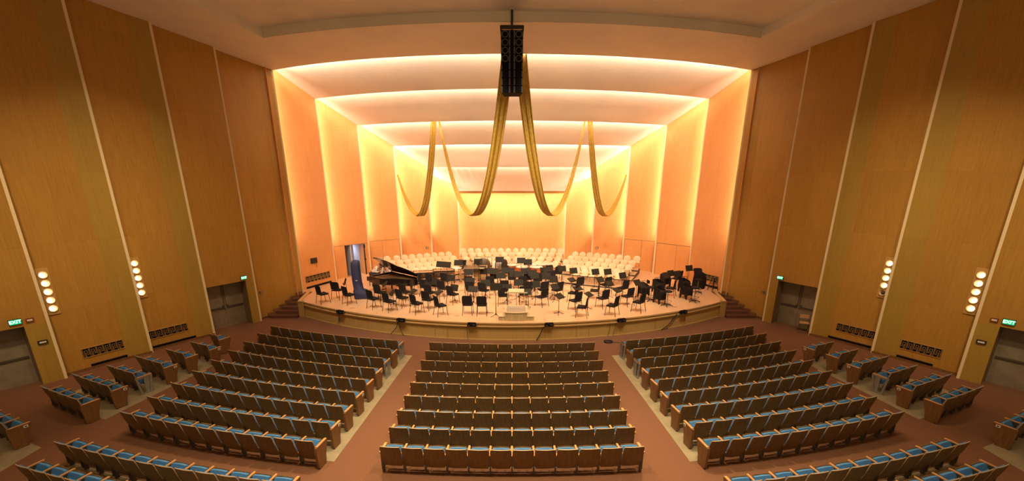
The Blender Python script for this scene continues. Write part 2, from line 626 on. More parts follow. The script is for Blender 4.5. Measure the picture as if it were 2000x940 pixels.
# ---- ceilings
def polar(Rr, th, z):
    return (Rr * math.sin(th), FAN_Y - Rr * math.cos(th), z)


def band(name, R0, z0, R1, z1, th0, th1, n=28, m_=0, thick=0.05, extra=None):
    q = []
    for i in range(n):
        a, b = th0 + (th1 - th0) * i / n, th0 + (th1 - th0) * (i + 1) / n
        q.append(([polar(R0, a, z0), polar(R0, b, z0), polar(R1, b, z1), polar(R1, a, z1)], [(0, 0), (1, 0), (1, 1), (0, 1)], 0))
    return q


SZ = lambda r: 12.05 + 0.165 * (r - 21.9)
q = []
T31, T24 = R_(36), R_(24)
q += band('c', 24.6, SZ(24.6), 21.9, SZ(21.9), -T31, T31)
q += band('c', 54, SZ(54), 24.6, SZ(24.6), -T31, -T24, 8)
q += band('c', 54, SZ(54), 24.6, SZ(24.6), T24, T31, 8)
q += band('c', 54, SZ(54) + .34, 24.6, SZ(24.6) + .34, -T24, T24)
q += band('c', 24.6, SZ(24.6), 24.6, SZ(24.6) + .34, -T24, T24)
for sg in (-1, 1):
    q.append(([polar(54, sg * T24, SZ(54)), polar(24.6, sg * T24, SZ(24.6)), polar(24.6, sg * T24, SZ(24.6) + .34), polar(54, sg * T24, SZ(54) + .34)],
              [(0, 0), (1, 0), (1, 1), (0, 1)], 0))
struct(quads_uv('ceiling', q, [M['plaster']], 0.04))
for i in range(5):
    R0, z0 = LIPR[i] + 0.42, LIPZ[i] + 0.55
    th = math.asin(min(0.95, (abs(SP['EFGHI'[i]][0]) + 0.9) / LIPR[i]))
    if i < 4:
        qq = band('b', R0, z0, LIPR[i + 1], LIPZ[i + 1], -th, th)
    else:
        qq = []
        n = 28
        for j in range(n):
            a, b = -th + 2 * th * j / n, -th + 2 * th * (j + 1) / n
            qq.append(([polar(R0, a, z0), polar(R0, b, z0), (R0 * math.sin(b) * 0.86, BACK_Y - 0.28, BACK_Z), (R0 * math.sin(a) * 0.86, BACK_Y - 0.28, BACK_Z)],
                       [(0, 0), (1, 0), (1, 1), (0, 1)], 0))
    # closing face behind the cove and the front lip edge
    if i == 0:
        zl = SZ(R0)
    else:
        Ra, za = LIPR[i - 1] + 0.42, LIPZ[i - 1] + 0.55
        zl = LIPZ[i] + (za - LIPZ[i]) * 0.42 / (Ra - LIPR[i])
    qq += band('b', R0, z0, R0, min(z0, zl + 0.02), -th, th)
    struct(quads_uv('ceiling_stage', qq, [M['plaster']], 0.03))

# ---- floors
mb = MB()
mb.add([(-26, -8, 0), (26, -8, 0), (26, 27, 0), (-26, 27, 0)], [(0, 1, 2, 3)])
struct(mb.build('floor', M['carpet']))

SC_Y, SC_R = 38.3, 18.6        # the curved stage front


def front(x, dr=0.0):
    return SC_Y - math.sqrt((SC_R + dr) ** 2 - x * x)


XE = 11.0
N = 44
# stage floor with a curved front, as strips reaching the walls
q = []
xs = [-XE + 2 * XE * i / N for i in range(N + 1)]
for i in range(N):
    a, b = xs[i], xs[i + 1]
    q.append(([(a, front(a, .06), STAGE_Z), (b, front(b, .06), STAGE_Z), (b, 35.5, STAGE_Z), (a, 35.5, STAGE_Z)],
              [(a, front(a)), (b, front(b)), (b, 35.5), (a, 35.5)], 0))
for s in (-1, 1):
    q.append(([(s * XE, front(XE, .06), STAGE_Z), (s * 11.35, 24.9, STAGE_Z), (s * 12.6, 24.9, STAGE_Z), (s * 12.6, 35.5, STAGE_Z), (s * XE, 35.5, STAGE_Z)],
              [(XE, front(XE)), (11.35, 24.9), (12.6, 24.9), (12.6, 35.5), (XE, 35.5)], 0))
struct(quads_uv('floor_stage', q, [M['stage_floor']]))
# stage front: nosing, recess, ledge, panelled face, base
q = []
prof = [(.06, .85), (.06, .79), (.0, .79), (.0, .70), (.09, .70), (.09, .65), (.01, .65), (.01, .05), (.05, .05), (.05, 0)]
for i in range(N):
    a, b = xs[i], xs[i + 1]
    for j in range(len(prof) - 1):
        (d0, z0), (d1, z1) = prof[j], prof[j + 1]
        mi = 1 if j in (0, 4, 5, 3) else 0
        q.append(([(a, front(a, d0), z0), (b, front(b, d0), z0), (b, front(b, d1), z1), (a, front(a, d1), z1)],
                  [(a, z0), (b, z0), (b, z1), (a, z1)], mi))
for s in (-1, 1):   # side cheeks beside the stairs
    q.append(wq((s * XE, front(XE)), (s * 11.35, 24.9), 0, STAGE_Z, 0, 0))
struct(quads_uv('wall_stage_front', q, [M['front_wood'], M['ledge']]))
mb = MB()
for x in (-8.6, -6.9, -3.55, -2.95, 2.95, 3.55, 4.9, 6.9, 8.6):
    mb.box((x, front(x, .012), .36), (.025, .03, .60), rz=math.atan2(x, SC_Y - front(x)))
struct(mb.build('trim_1', M['front_wood']))
for s in (-1, 1):   # end posts and raised curb along the stair opening
    mb = MB()
    mb.box((s * 11.05, front(XE) - .06, .43), (.30, .22, .86))
    struct(mb.build('trim_2', M['front_wood']))
    mb = MB()
    a, b = Vector((s * 11.1, front(XE) - .05)), Vector((s * 11.4, 25.05))
    d = b - a
    mb.box(((a.x + b.x) / 2, (a.y + b.y) / 2, .885), (.16, d.length + .35, .06), rz=math.atan2(-d.x, d.y))
    struct(mb.build('trim_3', M['ledge']))

# stairs
for s in (-1, 1):
    root = empty('stairs', (s * 11.9, 23.2, 0))
    tag(root, 'carpeted steps beside the stage at the %s wall' % SIDE[s], 'stairs')
    for i in range(6):
        z1 = .142 * (i + 1)
        y0 = 22.95 + .32 * i
        mb = MB()
        x_in = 11.22 + 0.0 * i
        x_out = 11.65 + (24.9 - y0) * .52 + .06
        d = .60
        vs = [(s * x_in, y0), (s * (x_out), y0 - .0), (s * (x_out - .17), y0 + d), (s * x_in, y0 + d)]
        mb.prism(vs, max(0, z1 - .142 * 1.0) + .001, z1)
        o = mb.build('step', M['step_carpet'], root)
        o.location = (-s * 11.9, -23.2, 0)
        mb = MB()      # wooden stepped skirting at the wall
        mb.prism([(s * (x_out - .03), y0 - .06), (s * (x_out + .0), y0 - .06), (s * (x_out - .20), y0 + .32), (s * (x_out - .23), y0 + .32)], z1, z1 + .13)
        o = mb.build('skirting', M['end_wood'], root)
        o.location = (-s * 11.9, -23.2, 0)

# baseboards
for s in (-1, 1):
    mb = MB()
    for k, nk in (('A', 'B'), ('B', 'C'), ('D', 'E')):
        q_, bp, b, u, n = bay_pts(k, nk, 0.28)
        for a_, b_ in ((q_, bp), (bp, b)):
            d = b_ - a_
            if k == 'D' and b_ == b:
                b_ = a_ + d * .3
                d = b_ - a_
            c = (a_ + b_) / 2 - n * .03
            mb.T = Matrix.Translation((c.x * -s, c.y, .05)) @ Matrix.Rotation(math.atan2(d.y, d.x * -s), 4, 'Z')
            mb.box((0, 0, 0), (d.length, .02, .10))
    struct(mb.build('baseboard_' + SIDE[s], M['end_wood']))

# grey concrete under the seat blocks
ROWR = [26.32 + 0.9 * i for i in range(9)] + [35.1, 36.0, 36.9]


def arc_slab(R0, R1, xa, xb, n=10):
    """plan polygon between two radii and two side lines x = xa(R), xb(R)"""
    P = []
    for i in range(n + 1):
        x = xa(R1) + (xb(R1) - xa(R1)) * i / n
        P.append((x, FAN_Y - math.sqrt(R1 * R1 - x * x)))
    for i in range(n + 1):
        x = xb(R0) + (xa(R0) - xb(R0)) * i / n
        P.append((x, FAN_Y - math.sqrt(R0 * R0 - x * x)))
    return P


xin = lambda r: 4.33 + (r - 26.4) * .078
xout = lambda r: 10.75 + (r - 26.4) * .09
for s in (-1, 1):
    mb = MB()
    mb.prism(arc_slab(25.95, 33.3, lambda r: s * (xin(r) - .12), lambda r: s * (xout(r) - .0)), -.1, .006)
    mb.prism(arc_slab(35.0, 39.0, lambda r: s * (xin(r) + .25), lambda r: s * (xout(r) + .1)), -.1, .006)
    sd = lambda r: 11.95 + (r - 29.1) * .20 - .10
    mb.prism(arc_slab(28.6, 33.3, lambda r: s * sd(r), lambda r: s * (sd(r) + 1.5 + (r - 28) * .28)), -.1, .006)
    mb.prism(arc_slab(34.9, 39.0, lambda r: s * 13.2, lambda r: s * 17.0), -.1, .006)
    struct(mb.build('floor_slab', M['concrete']))
mb = MB()
mb.prism(arc_slab(26.1, 33.25, lambda r: -3.36, lambda r: 3.36), -.1, .006)
struct(mb.build('floor_slab', M['concrete']))


# ---- doors
def oriented(p0, p1, sgn):
    """frame of a wall stretch: origin p0, local x towards p1, local y outwards (behind the wall)"""
    a, b = Vector(p0), Vector(p1)
    u = (b - a).normalized()
    n = Vector((-u.y, u.x))
    if n.x * sgn < 0:
        n = -n
    m = Matrix(((u.x, n.x, 0, a.x), (u.y, n.y, 0, a.y), (0, 0, 1, 0), (0, 0, 0, 1)))
    return m, (b - a).length


dn = 0
for (k, sgn), (p0, p1, H) in OPEN.items():
    dn += 1
    m, L = oriented(p0, p1, sgn)
    z0 = STAGE_Z if k == 'F' else 0
    dep = 0.62 if k != 'F' else 1.6
    root = struct(empty('door_%d' % dn))
    mb = MB()
    mb.T = m
    mb.box((-.02, dep / 2, (z0 + H) / 2), (.04, dep, H - z0 + .04))
    mb.box((L + .02, dep / 2, (z0 + H) / 2), (.04, dep, H - z0 + .04))
    mb.box((L / 2, dep / 2, H + .02), (L + .08, dep, .04))
    mb.build('door_frame', M['jamb'] if k != 'F' else M['pale_wall'], root)
    if k != 'F':
        for j in range(2):
            x0 = L * (.25 + .5 * j)
            mb = MB()
            mb.T = m
            mb.box((x0, dep - .05, (z0 + H) / 2), (L / 2 - .012, .05, H - z0))
            leaf = mb.build('door_leaf', M['door_metal'], root)
            mb = MB()
            mb.T = m
            mb.box((x0, dep - .12, 1.0), (L / 2 - .12, .04, .05))
            mb.box((x0 + (L / 4 - .1) * (1 if j == 0 else -1), dep - .11, 1.02), (.07, .07, .16))
            mb.build('push_bar', M['seat_metal'], leaf)
            mb = MB()
            mb.T = m
            xx = x0 + (L / 4 - .05) * (1 if j == 0 else -1)
            mb.tube([(xx, dep - .1, 1.05), (xx, dep - .1, 2.15)], .014)
            mb.build('latch_rod', M['seat_metal'], leaf)
    else:
        mb = MB()      # passage behind the open stage door
        mb.T = m
        mb.box((L / 2, dep + 1.2, 1.9), (L + 3.0, .05, 2.6))
        mb.box((L * .30, dep - .2, 1.9), (.05, 2.8, 2.6))
        mb.build('passage_wall', M['pale_wall'], root)
        mb = MB()
        mb.T = m
        mb.box((.45, .95, STAGE_Z + 1.55), (.28, .3, .32))
        mb.box((.42, .95, STAGE_Z + .75), (.26, .3, 1.0))
        mb.build('passage_panel', M['plate'], root)
        mb = MB()
        mb.T = m
        mb.box((L - .03, -.04, STAGE_Z + 1.0), (.05, .05, 2.0))
        mb.box((L - .03, -.06, STAGE_Z + 1.85), (.09, .09, .22))
        mb.box((L - .03, -.06, STAGE_Z + 1.0), (.08, .08, .14))
        mb.build('door_edge', M['black'], root)
        area('passage_lamp', tuple((m @ Vector((L * .55, 1.7, 2.7)))), tuple(m @ Vector((L * .4, 1.6, 0))), .5, .5, 22, (.80, .85, 1.0))
# joints of the flush stage doors (left and right)
for s in (-1, 1):
    for k, nk, tt in (('F', 'G', (0.1, .96)), ('G', 'H', (0.12, .97))):
        q_, bp, b, u, n = bay_pts(k, nk, 0.60, bend=0)
        q_, b = (q_.x * -s, q_.y), (b.x * -s, b.y)
        m, L = oriented(q_, b, s)
        mb = MB()
        mb.T = m
        mb.box((L * (tt[0] + tt[1]) / 2, -.02, STAGE_Z + 2.04), (L * (tt[1] - tt[0]), .012, .016))
        if not (k == 'F' and s < 0):
            mb.box((L * tt[1], -.02, STAGE_Z + 1.02), (.015, .012, 2.04))
            mb.box((L * (tt[0] + tt[1]) / 2, -.02, STAGE_Z + 1.02), (.008, .012, 2.04))
        struct(mb.build('trim_4', M['jamb']))


# ================================================================== things on the walls
def wall_frame(k, nk, sgn, off):
    q_, bp, b, u, n = bay_pts(k, nk, off, bend=0.06 if off < .3 else 0)
    if off < .3:
        m, L = oriented((q_.x * -sgn, q_.y), (bp.x * -sgn, bp.y), sgn)
    else:
        m, L = oriented((q_.x * -sgn, q_.y), (b.x * -sgn, b.y), sgn)
    return m, L


def hit(m, px, py):
    """where the sight line of a pixel meets the upright plane y = 0 of frame m, as (x, z)"""
    d = ray(px, py)
    mi = m.inverted()
    o = mi @ Vector((0, 0, CAM_Z))
    dd = mi.to_3x3() @ d
    t = -o.y / dd.y
    p = o + dd * t
    return p.x, p.z


# one unit of the meander pattern, as strokes in a 0..1 square
KEY = [((0.04, 0.05), (0.04, 0.95)), ((0.04, 0.95), (0.96, 0.95)), ((0.96, 0.95), (0.96, 0.28)),
       ((0.96, 0.28), (0.70, 0.28)), ((0.70, 0.28), (0.70, 0.72)), ((0.70, 0.72), (0.28, 0.72)), ((0.28, 0.72), (0.28, 0.05)),
       ((0.46, 0.05), (0.46, 0.50)), ((0.46, 0.50), (0.52, 0.50))]


def key_grille(m, x0, x1, z0, z1, n, label, wood, slot=None):
    root = empty('vent_grille', m @ Vector(((x0 + x1) / 2, 0, z0)))
    tag(root, label, 'grille', 'meander pattern vent grilles')
    inv = Matrix.Translation(-root.location)
    mb = MB()
    mb.T = inv @ m
    mb.box(((x0 + x1) / 2, -.018, (z0 + z1) / 2), (x1 - x0, .02, z1 - z0))
    mb.build('backing', M['speaker'], root)
    mb = MB()
    mb.T = inv @ m
    w = (x1 - x0) / n
    h = z1 - z0
    t = .014 if w > .25 else .010
    for i in range(n):
        for (a, b) in KEY:
            xa, xb = x0 + w * (i + a[0] * .92 + .04), x0 + w * (i + b[0] * .92 + .04)
            za, zb = z0 + h * a[1], z0 + h * b[1]
            mb.box(((xa + xb) / 2, -.034, (za + zb) / 2), (abs(xb - xa) + t, .014, abs(zb - za) + t))
    mb.build('fretwork', wood, root)
    mb = MB()
    mb.T = inv @ m
    for zz in (z0, z1):
        mb.box(((x0 + x1) / 2, -.036, zz), (x1 - x0 + .03, .02, .018))
    mb.build('border', wood, root)
    if slot:
        s = empty('vent_slot', m @ Vector(((slot[0] + slot[1]) / 2, 0, slot[2])))
        tag(s, 'long black floor vent slot under the ' + label, 'vent', 'floor vent slots')
        s['label'] = slot[4]
        inv = Matrix.Translation(-s.location)
        mb = MB()
        mb.T = inv @ m
        mb.box(((slot[0] + slot[1]) / 2, -.02, (slot[2] + slot[3]) / 2), (slot[1] - slot[0], .03, slot[3] - slot[2]))
        mb.build('opening', M['speaker'], s)
        mb = MB()
        mb.T = inv @ m
        mb.box(((slot[0] + slot[1]) / 2, -.03, slot[3] + .01), (slot[1] - slot[0], .04, .02))
        mb.build('top_edge', M['jamb'], s)


for s in (-1, 1):
    mir = (lambda x: x) if s < 0 else (lambda x: 2000 - x)
    sd = SIDE[s]
    m, L = wall_frame('A', 'B', s, .28)
    a, b = hit(m, mir(161), 692), hit(m, mir(251), 672)
    key_grille(m, a[0], min(b[0], L - .05), .50, .88, 6, 'dark meander vent grille low on the %s wall, nearer the exit at the edge' % sd, M['fret'],
               (a[0] + .15, L - .02, .10, .20, 'long black vent slot at the foot of the %s wall, nearer the camera' % sd))
    m, L = wall_frame('B', 'C', s, .28)
    a, b = hit(m, mir(291), 660), hit(m, mir(366), 640)
    key_grille(m, a[0], min(b[0], L - .05), .52, .88, 6, 'dark meander vent grille low on the %s wall, nearer the stage' % sd, M['fret'],
               (a[0] + .05, L - .02, .10, .20, 'long black vent slot at the foot of the %s wall, nearer the stage' % sd))
    m, L = wall_frame('E', 'F', s, .60)
    a, b = hit(m, mir(597), 550), hit(m, mir(645), 545)
    key_grille(m, a[0], b[0], STAGE_Z + .36, STAGE_Z + .74, 7, 'small meander vent grille on the %s wall of the stage' % sd, M['fret'],
               (a[0], b[0] + .05, STAGE_Z + .02, STAGE_Z + .12, 'black vent slot at floor level on the %s side of the stage' % sd))

# wall lamps: a plate with five round cups
for s in (-1, 1):
    mir = (lambda x: x) if s < 0 else (lambda x: 2000 - x)
    for (k, nk, px0, py0, px1, py1, where) in (('A', 'B', 83, 536.6, 101, 602, 'nearer the camera'), ('B', 'C', 261.5, 514, 274.5, 571, 'nearer the stage')):
        m, L = wall_frame(k, nk, s, .28)
        a, b = hit(m, mir(px0), py0), hit(m, mir(px1), py1)
        x = (a[0] + b[0]) / 2
        dz = (a[1] - b[1]) / 4
        root = empty('wall_light', m @ Vector((x, 0, b[1])))
        tag(root, 'upright wall light with five round lamps on the %s wall, %s' % (SIDE[s], where), 'wall light', 'five-lamp wall lights')
        inv = Matrix.Translation(-root.location)
        mb = MB()
        mb.T = inv @ m
        mb.box((x, -.03, (a[1] + b[1]) / 2), (dz * 1.15, .06, dz * 5.5))
        mb.build('back_plate', M['fret'], root)
        for j in range(5):
            z = a[1] - dz * j
            T = inv @ m @ Matrix.Translation((x, -.06, z)) @ Matrix.Rotation(R_(90), 4, 'X')
            mb = MB()
            mb.T = T
            r = dz * .40
            mb.lathe([(r * .55, .0), (r * .96, .05), (r, .055), (r, .0)], 20)
            cup = mb.build('lamp_cup', M['lamp_cup'], root, smooth=True)
            mb = MB()
            mb.T = T
            mb.lathe([(r * .62, .012), (r * .58, .035), (r * .36, .055), (0.001, .062)], 16, c=(-r * .2, -r * .12, 0))
            off = (s > 0 and k == 'B' and j == 4)
            mb.build('bulb', M['lamp_dark'] if off else M['lamp_glow'], cup, smooth=True)


def exit_sign(m, x, z, label, sgn, sc=1.0):
    root = empty('exit_sign', m @ Vector((x, 0, z)))
    tag(root, label, 'exit sign', 'green exit signs')
    mb = MB()
    mb.T = Matrix.Translation(-root.location) @ m
    mb.box((x, -.04, z), (.36 * sc, .06, .22 * sc))
    mb.build('housing', M['seat_metal'], root)
    mb = MB()
    mb.T = Matrix.Translation(-root.location) @ m
    mb.box((x, -.072, z), (.32 * sc, .006, .18 * sc))
    mb.build('green_face', M['exit_green'], root)
    c = bpy.data.curves.new('lettering', 'FONT')
    c.body = 'EXIT'
    c.size = .165 * sc
    c.extrude = .003
    c.offset = .004
    c.align_x = 'CENTER'
    c.align_y = 'CENTER'
    c.materials.append(M['exit_letter'])
    t = bpy.data.objects.new('lettering', c)
    COL.objects.link(t)
    t.parent = root
    # read from inside the room: local x must run to the viewer's right
    u = (m.to_3x3() @ Vector((1, 0, 0))) * (1 if sgn < 0 else -1)
    nrm = -(m.to_3x3() @ Vector((0, 1, 0)))
    mm = Matrix((u, Vector((0, 0, 1)), nrm)).transposed().to_4x4()
    mm.translation = (m.to_3x3() @ Vector((0, -.078, 0)))
    me = bpy.data.meshes.new_from_object(t)
    bpy.data.objects.remove(t)
    t = bpy.data.objects.new('lettering', me)
    COL.objects.link(t)
    t.parent = root
    t.matrix_local = mm


def small_box(m, x, z, w, h, d, material, name, label, cat, extra=None):
    root = empty(name, m @ Vector((x, 0, z)))
    tag(root, label, cat)
    mb = MB()
    mb.T = Matrix.Translation(-root.location) @ m
    mb.box((x, -.02 - d / 2, z), (w, d, h))
    mb.build('housing', material, root)
    mb = MB()
    mb.T = Matrix.Translation(-root.location) @ m
    mb.box((x, -.024 - d, z), (w * .7, .008, h * .45))
    mb.build('faceplate', M['plate'], root)


for s in (-1, 1):
    mir = (lambda x: x) if s < 0 else (lambda x: 2000 - x)
    sd = SIDE[s]
    p0, p1, H = OPEN[('C', s)]
    m, L = oriented(p0, p1, s)
    exit_sign(m, L * .93 + .05, H + .16, 'small green EXIT sign over the doorway beside the stage, %s wall' % sd, s, .8)
    p0, p1, H = OPEN[('Z', s)]
    m, L = oriented(p0, p1, s)
    exit_sign(m, L * .93, H + .22, 'green EXIT sign over the doorway at the %s edge of the picture' % sd, s, .9)
    small_box(m, L + .18, H + .20, .20, .13, .05, M['red_box'], 'fire_alarm', 'red fire alarm box by the exit sign at the %s edge' % sd, 'fire alarm')
    small_box(m, L + .32, 1.55, .26, .13, .05, M['black'], 'thermostat', 'dark thermostat on the %s wall beside the doorway at picture edge' % sd, 'thermostat')
    m, L = wall_frame('D', 'E', s, .28)
    hx, hz = hit(m, mir(509), 571)
    small_box(m, hx, hz, .14, .09, .05, M['black'], 'thermostat', 'dark thermostat on the %s wall between doorway and stage' % sd, 'thermostat')
    m, L = wall_frame('H', 'I', s, .60)
    hx, hz = hit(m, mir(834), 484)
    small_box(m, hx, hz, .18, .12, .05, M['black'], 'thermostat', 'small dark box on the %s wall above the choir chairs' % sd, 'control box')
m, L = wall_frame('E', 'F', -1, .60)
hx, hz = hit(m, 612, 509)
root = empty('wall_monitor', m @ Vector((hx, 0, hz)))
tag(root, 'small dark monitor on the left wall of the stage above the grille', 'monitor')
mb = MB()
mb.T = Matrix.Translation(-root.location) @ m
mb.box((hx, -.05, hz), (.42, .07, .30))
mb.build('screen', M['black'], root)
mb = MB()
mb.T = Matrix.Translation(-root.location) @ m
mb.tube([(hx + .16, -.04, hz - .15), (hx + .17, -.04, hz - .42)], .01)
mb.build('cable', M['black'], root)


# ================================================================== THEATRE SEATS
PW = .55       # seat pitch


def seat_meshes():
    out = {}
    # back: local +Y is where the sitter looks; leans back
    def back(x, v):
        z = .20 + .67 * v
        y = -.02 - .20 * v + .35 * x * x * .9 - .02 * math.sin(v * 3.14)
        return (x, y, z), (0, 1, .33)

    def hwb(v):
        if v < .22:
            return .225 + .041 * math.sin(v / .22 * math.pi / 2)
        if v > .93:
            return .266 - .022 * ((v - .93) / .07) ** 2
        return .266
    mb = MB()
    mb.shell(back, hwb, .022, 6, 9, mi=0, medge=1)
    out['backrest'] = mb.mesh('seat_backrest', [M['back_wood'], M['edge_wood']], True, 35)

    def pad(x, v):
        z = .42 + .42 * v
        y = -.03 - .185 * (.25 + .72 * v) + .35 * x * x * .9 + .025
        return (x, y, z), (0, 1, .33)
    mb = MB()
    mb.shell(pad, lambda v: .175 + .012 * math.sin(v * 3.14), .045, 4, 5)
    out['upholstery'] = mb.mesh('seat_upholstery', [M['blue']], True, 60)

    def cush(x, v):      # folded up
        z = .34 + .325 * v
        y = .045 + .14 * v
        return (x, y + .0, z - .18 * x * x * 4 * v * .45), (0, -1, .35)
    mb = MB()
    mb.shell(cush, lambda v: .205 + .014 * math.sin(v * 3.14), .085, 6, 6)
    out['seat_cushion'] = mb.mesh('seat_cushion', [M['blue']], True, 60)
    mb = MB()

    def pan(x, v):
        z = .335 + .34 * v
        y = .105 + .135 * v
        return (x, y, z - .18 * x * x * 4 * v * .45), (0, -1, .35)
    mb.shell(pan, lambda v: .205, .02, 4, 4)
    out['seat_pan'] = mb.mesh('seat_pan', [M['back_wood']], True, 60)
    # armrest with its iron standard
    mb = MB()
    P = [(-.024, -.13), (.024, -.13), (.026, .28), (.018, .315), (-.018, .315), (-.026, .28)]
    mb.prism(P, .625, .652)
    out['armrest'] = mb.mesh('seat_armrest', [M['arm_wood']])
    mb = MB()
    mb.box((0, .04, .32), (.03, .10, .61), rx=R_(-6))
    mb.box((0, .08, .60), (.035, .34, .05))
    mb.box((0, .06, .36), (.032, .26, .50))
    out["standard"] = mb.mesh('seat_standard', [M['seat_metal']])
    # end panel facing an aisle
    def endp(matl):
        mb = MB()
        prof = [(-.16, .03), (-.02, .0), (.16, .0), (.20, .25), (.32, .60), (.31, .64), (-.19, .64), (-.20, .50)]
        vs = [(-.035, y, z) for y, z in prof] + [(.035, y, z) for y, z in prof]
        n = len(prof)
        mb.add(vs, [tuple(range(n)), tuple(range(n, 2 * n))[::-1]] + [(i, (i + 1) % n, n + (i + 1) % n, n + i) for i in range(n)])
        return mb.mesh('seat_end_panel', [matl])
    out['end_wood'] = endp(M['end_wood'])
    # open grey metal end frame
    mb = MB()
    mb.box((0, .24, .33), (.045, .06, .62), rx=R_(-10))
    mb.box((0, -.13, .33), (.045, .06, .62), rx=R_(8))
    mb.box((0, .06, .60), (.045, .44, .05))
    mb.box((0, .05, .03), (.05, .42, .04))
    mb.box((0, .10, .30), (.03, .10, .55))
    out['end_metal'] = mb.mesh('seat_end_frame', [M['grey_metal']])
    mb = MB()
    mb.box((0, 0, 0), (.008, .10, .075))
    out['plate'] = mb.mesh('seat_row_plate', [M['plate']])
    mb = MB()
    mb.box((0, 0, 0), (.010, .05, .030))
    out['plate_mark'] = mb.mesh('seat_row_plate_mark', [M['black']])
    return out


SM = seat_meshes()


def child(name, me, parent, loc=(0, 0, 0), rz=0):
    o = bpy.data.objects.new(name, me)
    COL.objects.link(o)
    o.parent = parent
    o.location = loc
    o.rotation_euler = (0, 0, rz)
    return o


n_seat = 0


def theatre_seat(x, y, rz, label, group, ends=(0, 0), arms=(1, 0)):
    """ends: for (left, right) 0 none, 1 wood panel, 2 wood panel with plate, 3 metal frame"""
    r = empty('theatre_seat', (x, y, .006), rz)
    tag(r, label, 'theatre seat', group)
    child('backrest', SM['backrest'], r)
    child('upholstery', SM['upholstery'], r)
    c = child('seat_cushion', SM['seat_cushion'], r)
    child('seat_pan', SM['seat_pan'], c)
    for i, sx in enumerate((-1, 1)):
        e = ends[i]
        if e:
            a = child('armrest', SM['armrest'], r, (sx * (PW / 2 + .01), 0, 0))
            a.scale = (1.35, 1, 1)
            if e == 4:
                child('standard', SM['standard'], a)
                continue
            p = child('end_panel', SM['end_metal' if e == 3 else 'end_wood'], r, (sx * (PW / 2 + .012), 0, 0))
            if e == 2:
                q = child('row_plate', SM['plate'], p, (sx * .041, .20, .575))
                k = child('row_plate_mark', SM['plate_mark'], p, (sx * .043, .20, .575))
        elif arms[i]:
            a = child('armrest', SM['armrest'], r, (sx * PW / 2, 0, 0))
            child('standard', SM['standard'], a)
    return r


def seat_xy(R, th):
    return R * math.sin(th), FAN_Y - R * math.cos(th)


far_verts = MB()


def far_seat(x, y, rz, endm=0):
    """seats of the three rows nearest the stage, gathered as one mass"""
    T = Matrix.Translation((x, y, .006)) @ Matrix.Rotation(rz, 4, 'Z')
    for key, mi in (('backrest', 0), ('upholstery', 2), ('seat_cushion', 2), ('armrest', 3), ('standard', 4)):
        me = SM[key]
        TT = T @ Matrix.Translation((-PW / 2, 0, 0)) if key in ('armrest', 'standard') else T
        off = len(far_verts.v)
        far_verts.v += [tuple(TT @ v.co) for v in me.vertices]
        for p in me.polygons:
            far_verts.f.append(tuple(off + i for i in p.vertices))
            far_verts.m.append(mi if key != 'backrest' else p.material_index)
    if endm:
        for key, mi in (('armrest', 3), ('end_metal' if endm[1] == 3 else 'end_wood', 5 if endm[1] == 3 else 6)):
            me = SM[key]
            TT = T @ Matrix.Translation((endm[0] * (PW / 2 + .01), 0, 0))
            off = len(far_verts.v)
            far_verts.v += [tuple(TT @ v.co) for v in me.vertices]
            for p in me.polygons:
                far_verts.f.append(tuple(off + i for i in p.vertices))
                far_verts.m.append(mi)


ROWN = ['first', 'second', 'third', 'fourth', 'fifth', 'sixth', 'seventh', 'eighth', 'ninth', 'tenth', 'eleventh', 'twelfth']
# centre block: nine rows of twelve
for i in range(9):
    R0 = ROWR[i]
    for j in range(12):
        x = (j - 5.5) * PW
        th = math.asin(x / R0)
        X, Y = seat_xy(R0, th)
        if i < 3:
            far_seat(X, Y, th)
            continue
        theatre_seat(X, Y, th, 'blue theatre seat, %s from the left in the %s centre block row from the stage' % (ORD[j + 1], ROWN[i]),
                     'theatre seats of the centre block', ends=(4 if j == 0 else 0, 4 if j == 11 else 0))
# side blocks: twelve rows, gently angled
ENDK = [3, 2, 3, 2, 1, 2, 1, 2, 1, 1, 1, 1]
PITCHS = .578
for s in (-1, 1):
    for i in range(12):
        R0 = ROWR[i]
        nseat = 11 if i < 9 else 12
        xi = 4.55 + min(i, 9) * .055
        if i >= 9:
            xi = 5.0
        th0 = math.asin(xi / R0)
        for j in range(nseat):
            if i == 10 and j < 4:
                continue
            if i == 11 and j < 8:
                continue
            dth = (j + .5) * (PITCHS if i < 9 else .565) / R0
            th = s * (th0 + dth)
            X, Y = seat_xy(R0, th)
            inner = j == 0
            outer = j == nseat - 1
            left_is_inner = s > 0
            if i < 3:
                e = 0
                if inner:
                    e = ((1 if s < 0 else -1), ENDK[i])
                elif outer:
                    e = ((-1 if s < 0 else 1), 0)
                far_seat(X, Y, th, e)
                continue
            ie = ENDK[i] if inner else 0
            ends = (ie, 0) if s > 0 else (0, ie)
            # arms: each seat keeps the arm on its outer side
            arms = (0, 1) if s > 0 else (1, 0)
            theatre_seat(X, Y, th, 'blue theatre seat, %s from the aisle in the %s %s block row from the stage' % (ORD[j + 1], ROWN[i], SIDE[s]),
                         'theatre seats of the %s block' % SIDE[s], ends=ends, arms=arms)
